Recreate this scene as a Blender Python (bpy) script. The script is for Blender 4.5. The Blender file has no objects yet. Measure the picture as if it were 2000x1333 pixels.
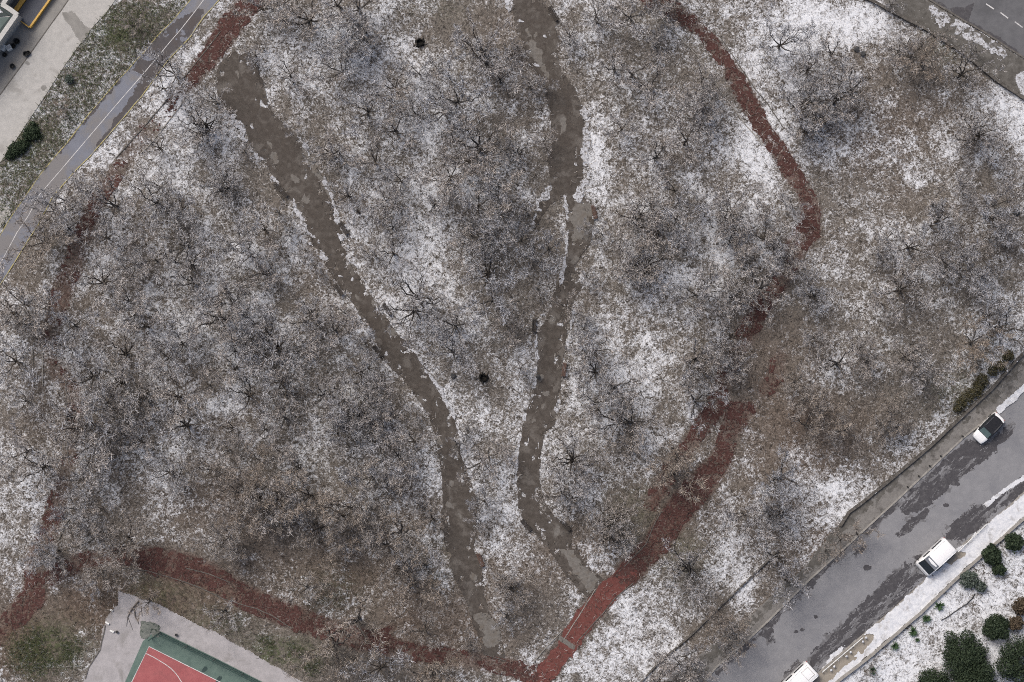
import bpy, bmesh, math, random
import numpy as np
from mathutils import Vector, Matrix

# ------------------------------------------------------------------ camera, sky, sun, exposure
SC = bpy.context.scene
COL = SC.collection
ALT = 270.0            # flying height of the drone camera (m)
PPM = 16.0             # photograph pixels per metre on the ground
cam_d = bpy.data.cameras.new('camera')
cam = bpy.data.objects.new('camera', cam_d)
COL.objects.link(cam)
cam.location = (0, 0, ALT)
cam.rotation_euler = (0, 0, 0)
cam_d.sensor_width = 36.0
cam_d.lens = 36.0 * ALT / (2000.0 / PPM)
cam_d.clip_end = 3000
SC.camera = cam

SUN_EL, SUN_AZ = 52.0, 325.0      # degrees; azimuth clockwise from +Y
world = bpy.data.worlds.new('World')
SC.world = world
world.use_nodes = True
wn = world.node_tree.nodes
wl = world.node_tree.links
bg = wn['Background']
sky = wn.new('ShaderNodeTexSky')
sky.sky_type = 'NISHITA'
sky.sun_disc = False
sky.sun_elevation = math.radians(SUN_EL)
sky.sun_rotation = math.radians(SUN_AZ)
sky.air_density = 1.0
sky.dust_density = 7.0
sky.ozone_density = 0.4
wl.new(sky.outputs[0], bg.inputs[0])
bg.inputs[1].default_value = 0.09

sun_d = bpy.data.lights.new('sun', 'SUN')
sun_d.energy = 1.4
sun_d.angle = math.radians(25)
sun_d.color = (1.0, 0.98, 0.95)
sun = bpy.data.objects.new('sun', sun_d)
COL.objects.link(sun)
_a, _e = math.radians(SUN_AZ), math.radians(SUN_EL)
sdir = Vector((math.sin(_a) * math.cos(_e), math.cos(_a) * math.cos(_e), math.sin(_e)))
sun.rotation_euler = sdir.to_track_quat('Z', 'Y').to_euler()

SC.view_settings.view_transform = 'Standard'
SC.view_settings.look = 'None'
SC.view_settings.gamma = 1
SC.view_settings.exposure = 0.38
SC.view_settings.use_curve_mapping = False
SC.render.engine = 'CYCLES'
SC.cycles.use_denoising = False      # the picture is all fine twigs: keep their grain
SC.cycles.max_bounces = 4
SC.cycles.diffuse_bounces = 2
SC.cycles.filter_width = 1.0

random.seed(7)
RNG = np.random.default_rng(7)

# ------------------------------------------------------------------ helpers: coordinates, noise
def W(px, py, z=0.0):
    """photograph ground pixel -> metres; a point at height z appears there too"""
    k = (ALT - z) / ALT
    return ((px - 1000.0) / PPM * k, (666.5 - py) / PPM * k, z)

def WP(pts):
    return np.array([W(*p)[:2] for p in pts], float)

_perm = RNG.random((512, 512))
def vnoise(x, y):
    xi = np.floor(x).astype(int); yi = np.floor(y).astype(int)
    fx = x - xi; fy = y - yi
    fx = fx * fx * (3 - 2 * fx); fy = fy * fy * (3 - 2 * fy)
    a = _perm[xi % 512, yi % 512]; b = _perm[(xi + 1) % 512, yi % 512]
    c = _perm[xi % 512, (yi + 1) % 512]; d = _perm[(xi + 1) % 512, (yi + 1) % 512]
    return (a * (1 - fx) + b * fx) * (1 - fy) + (c * (1 - fx) + d * fx) * fy

def fbm(x, y, f, octv=4, off=0.0, gain=0.55):
    s = np.zeros_like(x, dtype=float); amp = 1.0; tot = 0.0
    for i in range(octv):
        s += amp * vnoise(x * f + off + 17.3 * i, y * f + off * 1.7 + 5.1 * i)
        tot += amp; amp *= gain; f *= 2.03
    return s / tot

def inside(poly, x, y):
    r = np.zeros(x.shape, bool)
    n = len(poly)
    for i in range(n):
        x0, y0 = poly[i]; x1, y1 = poly[(i + 1) % n]
        if y0 == y1: continue
        c = ((y0 > y) != (y1 > y)) & (x < (x1 - x0) * (y - y0) / (y1 - y0) + x0)
        r ^= c
    return r

def dist_line(pts, x, y, closed=False, vals=None):
    best = np.full(x.shape, 1e9)
    outv = None if vals is None else np.zeros((len(vals[0]),) + x.shape)
    n = len(pts)
    for i in range(n if closed else n - 1):
        x0, y0 = pts[i]; x1, y1 = pts[(i + 1) % n]
        dx, dy = x1 - x0, y1 - y0
        t = np.clip(((x - x0) * dx + (y - y0) * dy) / (dx * dx + dy * dy + 1e-12), 0, 1)
        d = np.hypot(x - x0 - t * dx, y - y0 - t * dy)
        m = d < best
        best = np.where(m, d, best)
        if vals is not None:
            for k in range(len(vals[0])):
                v = vals[i][k] * (1 - t) + vals[(i + 1) % n][k] * t
                outv[k] = np.where(m, v, outv[k])
    return best if vals is None else (best, outv)

def sdf(poly, x, y):
    d = dist_line(poly, x, y, closed=True)
    return np.where(inside(poly, x, y), d, -d)

# ------------------------------------------------------------------ helpers: objects
def link(o, parent=None):
    COL.objects.link(o)
    if parent is not None: o.parent = parent
    return o

def tag(o, label=None, cat=None, group=None, kind=None):
    if label: o['label'] = label
    if cat: o['category'] = cat
    if group: o['group'] = group
    if kind: o['kind'] = kind
    return o

def empty(name, loc=(0, 0, 0), rz=0.0, parent=None):
    o = bpy.data.objects.new(name, None)
    o.empty_display_size = 0.3
    o.location = loc; o.rotation_euler = (0, 0, rz)
    return link(o, parent)

def arr_mesh(name, V, F, mat=None, smooth=False):
    """fast mesh from numpy arrays; F is (n,k) with k = 3 or 4, or a list of such"""
    me = bpy.data.meshes.new(name)
    Fs = F if isinstance(F, list) else [F]
    V = np.asarray(V, np.float32)
    idx = np.concatenate([f.reshape(-1) for f in Fs]).astype(np.int32)
    tot = np.concatenate([np.full(len(f), f.shape[1]) for f in Fs]).astype(np.int32)
    st = np.concatenate([[0], np.cumsum(tot)[:-1]]).astype(np.int32)
    me.vertices.add(len(V)); me.vertices.foreach_set('co', V.reshape(-1))
    me.loops.add(len(idx)); me.loops.foreach_set('vertex_index', idx)
    me.polygons.add(len(tot)); me.polygons.foreach_set('loop_start', st)
    me.polygons.foreach_set('loop_total', tot)
    if smooth: me.polygons.foreach_set('use_smooth', np.ones(len(tot), bool))
    me.update(calc_edges=True)
    if mat: me.materials.append(mat)
    return me

def fattr(me, name, vals):
    a = me.attributes.new(name, 'FLOAT', 'POINT')
    a.data.foreach_set('value', np.asarray(vals, np.float32))

class MB:
    def __init__(s): s.v = []; s.f = []
    def add(s, vs, fs):
        b = len(s.v); s.v += [tuple(p) for p in vs]; s.f += [tuple(i + b for i in f) for f in fs]; return s
    def box(s, c, d, rz=0.0, rx=0.0):
        hx, hy, hz = d[0] / 2, d[1] / 2, d[2] / 2
        M = Matrix.Translation(c) @ Matrix.Rotation(rz, 4, 'Z') @ Matrix.Rotation(rx, 4, 'Y')
        vs = [M @ Vector((x, y, z)) for x in (-hx, hx) for y in (-hy, hy) for z in (-hz, hz)]
        return s.add(vs, [(0, 1, 3, 2), (4, 6, 7, 5), (0, 4, 5, 1), (2, 3, 7, 6), (0, 2, 6, 4), (1, 5, 7, 3)])
    def prism(s, poly, z0, z1):
        n = len(poly)
        ar = sum(poly[i][0] * poly[(i + 1) % n][1] - poly[(i + 1) % n][0] * poly[i][1] for i in range(n))
        if ar < 0: poly = list(poly)[::-1]
        vs = [(p[0], p[1], z0) for p in poly] + [(p[0], p[1], z1) for p in poly]
        fs = [tuple(range(n - 1, -1, -1)), tuple(range(n, 2 * n))]
        fs += [(i, (i + 1) % n, n + (i + 1) % n, n + i) for i in range(n)]
        return s.add(vs, fs)
    def tube(s, pts, rad, n=6, cap=True):
        pts = [Vector(p) for p in pts]; rings = []
        for i, p in enumerate(pts):
            t = (pts[min(i + 1, len(pts) - 1)] - pts[max(i - 1, 0)]).normalized()
            u = t.cross(Vector((0, 0, 1)))
            if u.length < 1e-3: u = Vector((1, 0, 0))
            u.normalize(); w = u.cross(t)
            r = rad[i] if isinstance(rad, (list, tuple)) else rad
            rings.append([p + (u * math.cos(2 * math.pi * k / n) + w * math.sin(2 * math.pi * k / n)) * r for k in range(n)])
        vs = [q for r in rings for q in r]; fs = []
        for i in range(len(pts) - 1):
            for k in range(n):
                fs.append((i * n + k, i * n + (k + 1) % n, (i + 1) * n + (k + 1) % n, (i + 1) * n + k))
        if cap:
            fs.append(tuple(range(n - 1, -1, -1))); fs.append(tuple((len(pts) - 1) * n + k for k in range(n)))
        return s.add(vs, fs)
    def lathe(s, prof, n=14, c=(0, 0, 0), wob=0.0, seed=0):
        r_ = random.Random(seed)
        wb = [1 + r_.uniform(-wob, wob) for _ in range(n)]
        vs = []
        for (r, z) in prof:
            for k in range(n):
                a = 2 * math.pi * k / n
                vs.append((c[0] + r * wb[k] * math.cos(a), c[1] + r * wb[k] * math.sin(a), c[2] + z))
        fs = []
        for i in range(len(prof) - 1):
            for k in range(n):
                fs.append((i * n + k, i * n + (k + 1) % n, (i + 1) * n + (k + 1) % n, (i + 1) * n + k))
        fs.append(tuple(range(n - 1, -1, -1))); fs.append(tuple((len(prof) - 1) * n + k for k in range(n)))
        return s.add(vs, fs)
    def mesh(s, name, mat, smooth=False, bevel=0.0, seg=2):
        me = bpy.data.meshes.new(name); me.from_pydata(s.v, [], s.f)
        if bevel > 0:
            bm = bmesh.new(); bm.from_mesh(me)
            bmesh.ops.bevel(bm, geom=list(bm.edges), offset=bevel, segments=seg, affect='EDGES', clamp_overlap=True)
            bm.to_mesh(me); bm.free()
        if smooth: me.polygons.foreach_set('use_smooth', [True] * len(me.polygons))
        me.update(); me.materials.append(mat); return me
    def build(s, name, mat, parent=None, smooth=False, bevel=0.0, loc=None):
        o = bpy.data.objects.new(name, s.mesh(name, mat, smooth, bevel))
        if loc is not None: o.location = loc
        return link(o, parent)

def obj(name, me, parent=None, loc=None, rz=0.0, scale=None):
    o = bpy.data.objects.new(name, me)
    if loc is not None: o.location = loc
    o.rotation_euler = (0, 0, rz)
    if scale is not None: o.scale = scale if hasattr(scale, '__len__') else (scale,) * 3
    return link(o, parent)

def grid_sheet(name, x0, x1, y0, y1, res, z, keep, mat, attrs=None, zfun=None):
    nx = int(math.ceil((x1 - x0) / res)); ny = int(math.ceil((y1 - y0) / res))
    cx = x0 + (np.arange(nx) + .5) * res; cy = y0 + (np.arange(ny) + .5) * res
    X, Y = np.meshgrid(cx, cy, indexing='ij')
    K = keep(X, Y)
    ii, jj = np.nonzero(K)
    a = ii * (ny + 1) + jj
    F = np.stack([a, a + ny + 1, a + ny + 2, a + 1], 1)
    u, inv = np.unique(F, return_inverse=True); F = inv.reshape(F.shape)
    vx = x0 + (u // (ny + 1)) * res; vy = y0 + (u % (ny + 1)) * res
    # loosen the raster a little so that the edge does not read as stair steps
    jx = (fbm(vx, vy, 3.1, 2, 3) - .5) * res * 1.2; jy = (fbm(vx, vy, 3.1, 2, 91) - .5) * res * 1.2
    vx = vx + jx; vy = vy + jy
    vz = np.full(vx.shape, z) if zfun is None else z + zfun(vx, vy)
    me = arr_mesh(name, np.stack([vx, vy, vz], 1), F, mat, smooth=True)
    if attrs:
        for k, fn in attrs.items(): fattr(me, k, fn(vx, vy))
    return me

def poly_sheet(name, poly_px, z, mat, res=0.12, jit=0.35, jf=0.9, hole=None, seed=0.0, kind='structure', thin=None, zfun=None):
    P = WP(poly_px)
    def keep(X, Y):
        d = sdf(P, X, Y) + (fbm(X, Y, jf, 4, seed) - .5) * 2 * jit
        k = d > 0
        if hole is not None: k &= ~hole(X, Y)
        if thin is not None: k &= thin(X, Y, d)
        return k
    me = grid_sheet(name, P[:, 0].min() - jit, P[:, 0].max() + jit, P[:, 1].min() - jit, P[:, 1].max() + jit, res, z, keep, mat, zfun=zfun)
    o = obj(name, me)
    if kind: o['kind'] = kind
    return o

def flat_poly(name, pts_px, z, mat, kind='structure', parent=None):
    bm = bmesh.new()
    vs = [bm.verts.new(W(p[0], p[1])[:2] + (z,)) for p in pts_px]
    f = bm.faces.new(vs)
    f.normal_update()
    if f.normal.z < 0: f.normal_flip()
    bmesh.ops.triangulate(bm, faces=[f])
    me = bpy.data.meshes.new(name); bm.to_mesh(me); bm.free(); me.materials.append(mat)
    o = obj(name, me, parent)
    if kind: o['kind'] = kind
    return o

def offset_line(P, d):
    P = [Vector((p[0], p[1])) for p in P]; out = []
    for i in range(len(P)):
        t = (P[min(i + 1, len(P) - 1)] - P[max(i - 1, 0)]).normalized()
        out.append(P[i] + Vector((-t.y, t.x)) * d)
    return out

def strip(name, pts_px, width, z0, z1, mat, kind=None, parent=None, wob=0.0, seed=0, step=None, world_pts=None):
    """a raised strip (kerb, wall, painted line) of given width along a polyline"""
    P = [Vector(W(*p)[:2]) for p in pts_px] if world_pts is None else [Vector(p) for p in world_pts]
    if step:
        Q = []
        for a, b in zip(P[:-1], P[1:]):
            n = max(1, int((b - a).length / step))
            Q += [a.lerp(b, i / n) for i in range(n)]
        P = Q + [P[-1]]
    r_ = random.Random(seed)
    if wob: P = [p + Vector((r_.uniform(-wob, wob), r_.uniform(-wob, wob))) for p in P]
    L = offset_line(P, width / 2); R = offset_line(P, -width / 2)
    m = MB(); n = len(P)
    vs = []
    for l, r in zip(L, R): vs += [(l.x, l.y, z0), (r.x, r.y, z0), (r.x, r.y, z1), (l.x, l.y, z1)]
    fs = [(0, 3, 2, 1), (4 * (n - 1), 4 * (n - 1) + 1, 4 * (n - 1) + 2, 4 * (n - 1) + 3)]
    for i in range(n - 1):
        a = 4 * i; b = a + 4
        fs += [(a, a + 1, b + 1, b), (a + 1, a + 2, b + 2, b + 1), (a + 2, a + 3, b + 3, b + 2), (a + 3, a, b, b + 3)]
    m.add(vs, fs)
    o = m.build(name, mat, parent)
    if kind: o['kind'] = kind
    return o

# ------------------------------------------------------------------ materials
def mat(name):
    m = bpy.data.materials.new(name); m.use_nodes = True
    nt = m.node_tree; b = nt.nodes['Principled BSDF']
    return m, nt, b

class N:
    """tiny node-tree writer"""
    def __init__(s, nt): s.nt = nt; s.l = nt.links
    def n(s, t, **kw):
        k = s.nt.nodes.new(t)
        for a, v in kw.items(): setattr(k, a, v)
        return k
    def inp(s, node, i, v):
        if hasattr(v, 'is_linked') or isinstance(v, bpy.types.NodeSocket): s.l.new(v, node.inputs[i])
        elif v is not None:
            try: node.inputs[i].default_value = v
            except TypeError: node.inputs[i].default_value = (v[0], v[1], v[2], 1) if hasattr(v, '__len__') else (v, v, v, 1)
            except ValueError: node.inputs[i].default_value = (v[0], v[1], v[2], 1)
    def coord(s):
        return s.n('ShaderNodeTexCoord').outputs['Object']
    def pos(s):
        return s.n('ShaderNodeNewGeometry').outputs['Position']
    def noise(s, vec, scale, detail=4, rough=0.6, dist=0.0):
        k = s.n('ShaderNodeTexNoise'); s.l.new(vec, k.inputs['Vector'])
        k.inputs['Scale'].default_value = scale; k.inputs['Detail'].default_value = detail
        k.inputs['Roughness'].default_value = rough; k.inputs['Distortion'].default_value = dist
        return k.outputs[0]
    def math(s, op, a, b=None, c=None):
        k = s.n('ShaderNodeMath', operation=op)
        s.inp(k, 0, a); s.inp(k, 1, b)
        if c is not None: s.inp(k, 2, c)
        return k.outputs[0]
    def step(s, v, lo, hi):
        k = s.n('ShaderNodeMapRange'); k.interpolation_type = 'SMOOTHSTEP'
        s.inp(k, 0, v); k.inputs[1].default_value = lo; k.inputs[2].default_value = hi
        return k.outputs[0]
    def mix(s, f, a, b):
        k = s.n('ShaderNodeMix', data_type='RGBA')
        s.inp(k, 0, f)
        for i, v in ((6, a), (7, b)):
            if isinstance(v, bpy.types.NodeSocket): s.l.new(v, k.inputs[i])
            else: k.inputs[i].default_value = (v[0], v[1], v[2], 1)
        return k.outputs[2]
    def attr(s, name):
        k = s.n('ShaderNodeAttribute', attribute_name=name); return k.outputs['Fac']
    def bump(s, h, strength, dist=0.02):
        k = s.n('ShaderNodeBump'); s.l.new(h, k.inputs['Height'])
        k.inputs['Strength'].default_value = strength; k.inputs['Distance'].default_value = dist
        return k.outputs[0]

def speckle(name, c0, c1, scale=6.0, rough=0.85, c2=None, s2=0.6, th=(0.45, 0.7), bump=0.3, spec=0.3, detail=6, fine=None):
    """two-tone noisy surface, optional large stains c2"""
    m, nt, b = mat(name); g = N(nt); p = g.pos()
    n1 = g.noise(p, scale, detail, 0.7)
    col = g.mix(g.step(n1, 0.3, 0.7), c0, c1)
    if c2 is not None:
        n2 = g.noise(p, s2, 5, 0.65, 0.4)
        col = g.mix(g.step(n2, *th), col, c2)
    if fine is not None:
        n3 = g.noise(p, fine[0], 3, 0.8)
        col = g.mix(g.step(n3, fine[2], fine[3]), col, fine[1])
    nt.links.new(col, b.inputs['Base Color'])
    b.inputs['Roughness'].default_value = rough
    b.inputs['Specular IOR Level'].default_value = spec
    if bump: nt.links.new(g.bump(n1, bump), b.inputs['Normal'])
    return m

def plain(name, c, rough=0.5, metal=0.0, spec=0.5, var=0.12, scale=4.0, coat=0.0):
    m, nt, b = mat(name); g = N(nt)
    n1 = g.noise(g.coord(), scale, 4, 0.6)
    col = g.mix(g.step(n1, 0.35, 0.65), tuple(x * (1 - var) for x in c), tuple(min(1, x * (1 + var)) for x in c))
    nt.links.new(col, b.inputs['Base Color'])
    b.inputs['Roughness'].default_value = rough; b.inputs['Metallic'].default_value = metal
    b.inputs['Specular IOR Level'].default_value = spec
    b.inputs['Coat Weight'].default_value = coat
    return m

SNOW = (0.68, 0.705, 0.755)
M = {}
def floor_material():
    m, nt, b = mat('woodland_floor'); g = N(nt); p = g.pos()
    s = g.attr('snow'); gr = g.attr('green'); br = g.attr('brown')
    mid = g.noise(p, 1.5, 5, 0.7, 0.8); fin = g.noise(p, 2.7, 6, 0.74, 1.4)
    lit = g.mix(g.step(fin, 0.30, 0.62), (0.036, 0.032, 0.028), (0.205, 0.186, 0.168))
    lit = g.mix(g.math('MULTIPLY', br, 0.75), lit, g.mix(g.step(fin, 0.3, 0.7), (0.05, 0.034, 0.026), (0.19, 0.14, 0.11)))
    lit = g.mix(g.math('MULTIPLY', gr, g.step(mid, 0.35, 0.6)), lit, g.mix(fin, (0.02, 0.035, 0.012), (0.10, 0.125, 0.05)))
    lit = g.mix(g.math('MULTIPLY', g.attr('red'), g.step(mid, 0.25, 0.6)), lit, g.mix(g.step(fin, 0.3, 0.7), (0.055, 0.026, 0.022), (0.15, 0.085, 0.075)))
    # snow lies in the local maxima of the mixed noises
    v = g.math('ADD', fin, g.math('MULTIPLY', mid, 0.45))
    v = g.math('ADD', v, g.math('MULTIPLY', g.math('SUBTRACT', g.noise(p, 0.33, 3, 0.6, 0.5), 0.5), 0.40))
    v = g.math('ADD', v, g.math('MULTIPLY', g.math('SUBTRACT', s, 0.5), 0.50))
    v = g.math('SUBTRACT', v, g.math('MULTIPLY', g.attr('red'), 0.16))
    f = g.step(v, 0.66, 0.90)
    col = g.mix(f, lit, SNOW)
    nt.links.new(col, b.inputs['Base Color'])
    b.inputs['Roughness'].default_value = 0.95; b.inputs['Specular IOR Level'].default_value = 0.15
    nt.links.new(g.bump(v, 0.8, 0.08), b.inputs['Normal'])
    return m

M['floor'] = floor_material()
M['mud'] = speckle('mud_path', (0.055, 0.047, 0.041), (0.092, 0.081, 0.073), 1.8, 0.85, c2=(0.125, 0.114, 0.105), s2=0.45, th=(0.50, 0.64), fine=(5.0, (0.040, 0.033, 0.029), 0.56, 0.72), bump=1.0)
M['mud_pale'] = speckle('pale_mud', (0.125, 0.117, 0.109), (0.185, 0.176, 0.166), 3.0, 0.85, c2=(0.13, 0.115, 0.10), s2=1.1)
M['snow'] = speckle('snow', (0.52, 0.545, 0.60), (0.70, 0.715, 0.75), 3.0, 0.75, c2=(0.40, 0.40, 0.41), s2=1.0, th=(0.52, 0.70), bump=0.7, fine=(5.0, (0.22, 0.21, 0.20), 0.68, 0.76))
M['snow_dirty'] = speckle('dirty_snow', (0.34, 0.35, 0.38), (0.60, 0.62, 0.67), 4.0, 0.8, c2=(0.17, 0.16, 0.155), s2=2.6, th=(0.50, 0.60), bump=0.7, fine=(6.0, (0.09, 0.085, 0.08), 0.56, 0.66))
M['red'] = speckle('red_rubber', (0.056, 0.026, 0.023), (0.092, 0.041, 0.036), 3.0, 0.85, c2=(0.06, 0.026, 0.023), s2=0.7, th=(0.42, 0.6), fine=(3.4, (0.155, 0.118, 0.106), 0.53, 0.68))
M['red_bright'] = speckle('red_rubber_clean', (0.122, 0.042, 0.036), (0.152, 0.053, 0.046), 2.0, 0.85, c2=(0.105, 0.039, 0.034), s2=0.9, fine=(4.0, (0.20, 0.14, 0.13), 0.55, 0.70))
M['asphalt'] = speckle('asphalt', (0.200, 0.203, 0.219), (0.235, 0.238, 0.255), 1.2, 0.8, c2=(0.182, 0.186, 0.205), s2=0.35, th=(0.45, 0.7), fine=(14, (0.14, 0.14, 0.15), 0.6, 0.8), bump=0.15)
M['asphalt_tr'] = speckle('asphalt_dark', (0.105, 0.107, 0.117), (0.135, 0.137, 0.147), 1.2, 0.8, c2=(0.09, 0.092, 0.10), s2=0.35, fine=(14, (0.08, 0.08, 0.085), 0.6, 0.8), bump=0.15)
M['wet'] = speckle('wet_asphalt', (0.050, 0.048, 0.054), (0.075, 0.073, 0.080), 2.0, 0.5, c2=(0.105, 0.104, 0.11), s2=1.3, th=(0.55, 0.68), bump=0.1, spec=0.3)
M['cycle'] = speckle('cycle_asphalt', (0.155, 0.165, 0.200), (0.185, 0.198, 0.240), 0.5, 0.75, c2=(0.185, 0.180, 0.186), s2=0.22, th=(0.45, 0.6), fine=(12, (0.12, 0.12, 0.13), 0.66, 0.8), bump=0.12)
M['wetcycle'] = speckle('wet_cycle_asphalt', (0.050, 0.046, 0.053), (0.070, 0.065, 0.070), 1.3, 0.45, c2=(0.06, 0.05, 0.05), s2=0.6, bump=0.1)
M['concrete'] = speckle('concrete', (0.36, 0.355, 0.345), (0.44, 0.432, 0.42), 1.3, 0.85, c2=(0.30, 0.292, 0.28), s2=0.45, th=(0.55, 0.7), fine=(5, (0.27, 0.26, 0.25), 0.64, 0.75), bump=0.15)
M['yard'] = speckle('yard_paving', (0.235, 0.228, 0.218), (0.275, 0.268, 0.256), 1.1, 0.85, c2=(0.20, 0.195, 0.185), s2=0.5, bump=0.15)
M['court_conc'] = speckle('court_concrete', (0.30, 0.29, 0.30), (0.40, 0.385, 0.40), 0.7, 0.85, c2=(0.25, 0.24, 0.24), s2=0.35, th=(0.5, 0.7), fine=(9, (0.20, 0.18, 0.18), 0.63, 0.74), bump=0.2)
M['pave'] = speckle('pavement', (0.155, 0.148, 0.142), (0.215, 0.207, 0.20), 1.6, 0.85, c2=(0.095, 0.09, 0.085), s2=0.55, th=(0.52, 0.66), fine=(4, (0.06, 0.056, 0.052), 0.60, 0.72), bump=0.25)
M['vdirt'] = speckle('verge_dirt', (0.070, 0.066, 0.060), (0.13, 0.124, 0.116), 1.3, 0.9, c2=(0.19, 0.185, 0.18), s2=0.6, th=(0.5, 0.68), fine=(5, (0.40, 0.41, 0.43), 0.64, 0.72), bump=0.4)
M['tan'] = speckle('tan_pavement', (0.26, 0.235, 0.20), (0.32, 0.29, 0.25), 2.0, 0.85, bump=0.15)
M['kerb'] = speckle('kerb_stone', (0.22, 0.21, 0.195), (0.33, 0.315, 0.295), 3.0, 0.85)
M['kerbdark'] = speckle('damp_kerb_stone', (0.07, 0.066, 0.06), (0.16, 0.15, 0.14), 3.0, 0.85)
M['wall'] = speckle('retaining_wall_stone', (0.055, 0.05, 0.045), (0.14, 0.13, 0.12), 2.5, 0.9, c2=SNOW, s2=1.6, th=(0.6, 0.68))
M['court_green'] = speckle('court_green', (0.095, 0.145, 0.128), (0.125, 0.18, 0.158), 1.2, 0.7, c2=(0.085, 0.13, 0.115), s2=0.5, bump=0.08)
M['court_red'] = speckle('court_red', (0.30, 0.085, 0.092), (0.36, 0.115, 0.12), 0.8, 0.7, c2=(0.28, 0.09, 0.095), s2=0.4, bump=0.08)
M['puddle'] = plain('puddle', (0.035, 0.06, 0.055), 0.25, var=0.05)
M['linewhite'] = speckle('white_road_paint', (0.50, 0.50, 0.51), (0.66, 0.66, 0.66), 4.0, 0.6, c2=(0.36, 0.36, 0.37), s2=1.2, bump=0)
M['lineyellow'] = speckle('yellow_road_paint', (0.36, 0.31, 0.11), (0.46, 0.41, 0.18), 6.0, 0.6, c2=(0.27, 0.26, 0.23), s2=1.1, bump=0)

def bark_material(name, dark, light, frost, tone=True):
    m, nt, b = mat(name); g = N(nt)
    oi = g.n('ShaderNodeObjectInfo')
    t = g.attr('tone') if tone else g.noise(g.coord(), 5.0, 4, 0.7)
    col = g.mix(g.step(t, 0.0, 0.62), dark, light)
    col = g.mix(g.step(t, 0.60, 0.72), col, frost)
    warm = g.mix(oi.outputs['Random'], (1.0, 0.93, 0.86), (0.96, 0.99, 1.05))
    mm = g.n('ShaderNodeMix', data_type='RGBA', blend_type='MULTIPLY'); mm.inputs[0].default_value = 1
    nt.links.new(col, mm.inputs[6]); nt.links.new(warm, mm.inputs[7])
    nt.links.new(mm.outputs[2], b.inputs['Base Color'])
    b.inputs['Roughness'].default_value = 0.9; b.inputs['Specular IOR Level'].default_value = 0.2
    return m
M['bark'] = bark_material('tree_bark', (0.035, 0.031, 0.028), (0.10, 0.092, 0.085), (0.17, 0.16, 0.155), False)
M['twig'] = bark_material('twigs_frosted', (0.062, 0.055, 0.050), (0.29, 0.272, 0.262), (0.70, 0.705, 0.735))
M['twig_brown'] = bark_material('twigs_brown', (0.072, 0.061, 0.051), (0.29, 0.255, 0.222), (0.54, 0.51, 0.49))
M['brush'] = bark_material('brushwood', (0.035, 0.031, 0.028), (0.22, 0.205, 0.194), (0.62, 0.63, 0.66))
def leafy(name, c0, c1, snow=0.0):
    m, nt, b = mat(name); g = N(nt); p = g.coord()
    n1 = g.noise(p, 3.0, 4, 0.7)
    geo = g.n('ShaderNodeNewGeometry')
    col = g.mix(g.step(n1, 0.3, 0.7), c0, c1)
    if snow:
        n2 = g.noise(p, 2.2, 4, 0.75)
        col = g.mix(g.math('MULTIPLY', g.step(n2, 0.55, 0.66), snow), col, SNOW)
    nt.links.new(col, b.inputs['Base Color'])
    b.inputs['Roughness'].default_value = 0.7; b.inputs['Specular IOR Level'].default_value = 0.25
    return m
M['conifer'] = leafy('evergreen_foliage', (0.016, 0.028, 0.016), (0.050, 0.072, 0.040))
M['conifer_dull'] = leafy('grey_green_foliage', (0.045, 0.065, 0.052), (0.12, 0.145, 0.125), 0.35)
M['yucca'] = leafy('spiky_leaves', (0.022, 0.05, 0.022), (0.075, 0.125, 0.06))
M['hedge'] = leafy('olive_hedge', (0.045, 0.042, 0.020), (0.125, 0.112, 0.062), 0.25)
M['weed'] = leafy('verge_weeds', (0.03, 0.045, 0.018), (0.11, 0.125, 0.06), 0.4)
M['deadbrown'] = leafy('brown_foliage', (0.055, 0.042, 0.028), (0.13, 0.10, 0.07))
M['leaf'] = leafy('fallen_leaves', (0.05, 0.034, 0.022), (0.20, 0.15, 0.115))
M['stick'] = leafy('fallen_sticks', (0.03, 0.026, 0.022), (0.20, 0.185, 0.17), 0.3)
M['white_paint'] = plain('white_vehicle_paint', (0.84, 0.85, 0.87), 0.25, coat=0.6, var=0.02)
M['black_paint'] = plain('black_roof_paint', (0.012, 0.012, 0.014), 0.3, coat=0.2, var=0.1)
M['glass'] = plain('dark_glass', (0.018, 0.022, 0.026), 0.12, spec=0.6, var=0.05)
M['glass_teal'] = plain('teal_windscreen', (0.10, 0.145, 0.145), 0.12, spec=0.6, var=0.08)
M['glass_grey'] = plain('grey_glass_reflection', (0.17, 0.185, 0.215), 0.3, var=0.08)  # grey reflection on the van glazing, put into the base colour
M['rubber'] = plain('tyre_rubber', (0.02, 0.02, 0.02), 0.8)
M['metal'] = plain('bare_metal', (0.45, 0.46, 0.48), 0.35, metal=0.8)
M['darkmetal'] = plain('dark_metal', (0.03, 0.03, 0.032), 0.5, metal=0.3)
M['lamp'] = plain('lamp_lens', (0.55, 0.57, 0.6), 0.15)
M['redlamp'] = plain('tail_lens', (0.35, 0.02, 0.02), 0.2)
M['wood_dark'] = speckle('dark_bench_wood', (0.022, 0.019, 0.017), (0.065, 0.055, 0.05), 6.0, 0.7, c2=(0.3, 0.31, 0.33), s2=3.0, th=(0.64, 0.72))
M['wood_brown'] = speckle('brown_bench_wood', (0.06, 0.035, 0.028), (0.12, 0.075, 0.06), 6.0, 0.7)
M['black'] = plain('black_plastic', (0.012, 0.012, 0.012), 0.6)
M['char'] = speckle('charred_wood', (0.006, 0.006, 0.006), (0.02, 0.018, 0.016), 8.0, 0.9)
M['white_box'] = plain('white_enamel', (0.72, 0.73, 0.72), 0.5, var=0.05)
M['yellow'] = plain('yellow_paint', (0.55, 0.33, 0.06), 0.5, var=0.15)
M['slate'] = speckle('slate_deck', (0.060, 0.066, 0.085), (0.085, 0.092, 0.112), 0.9, 0.6, bump=0.05)
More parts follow.
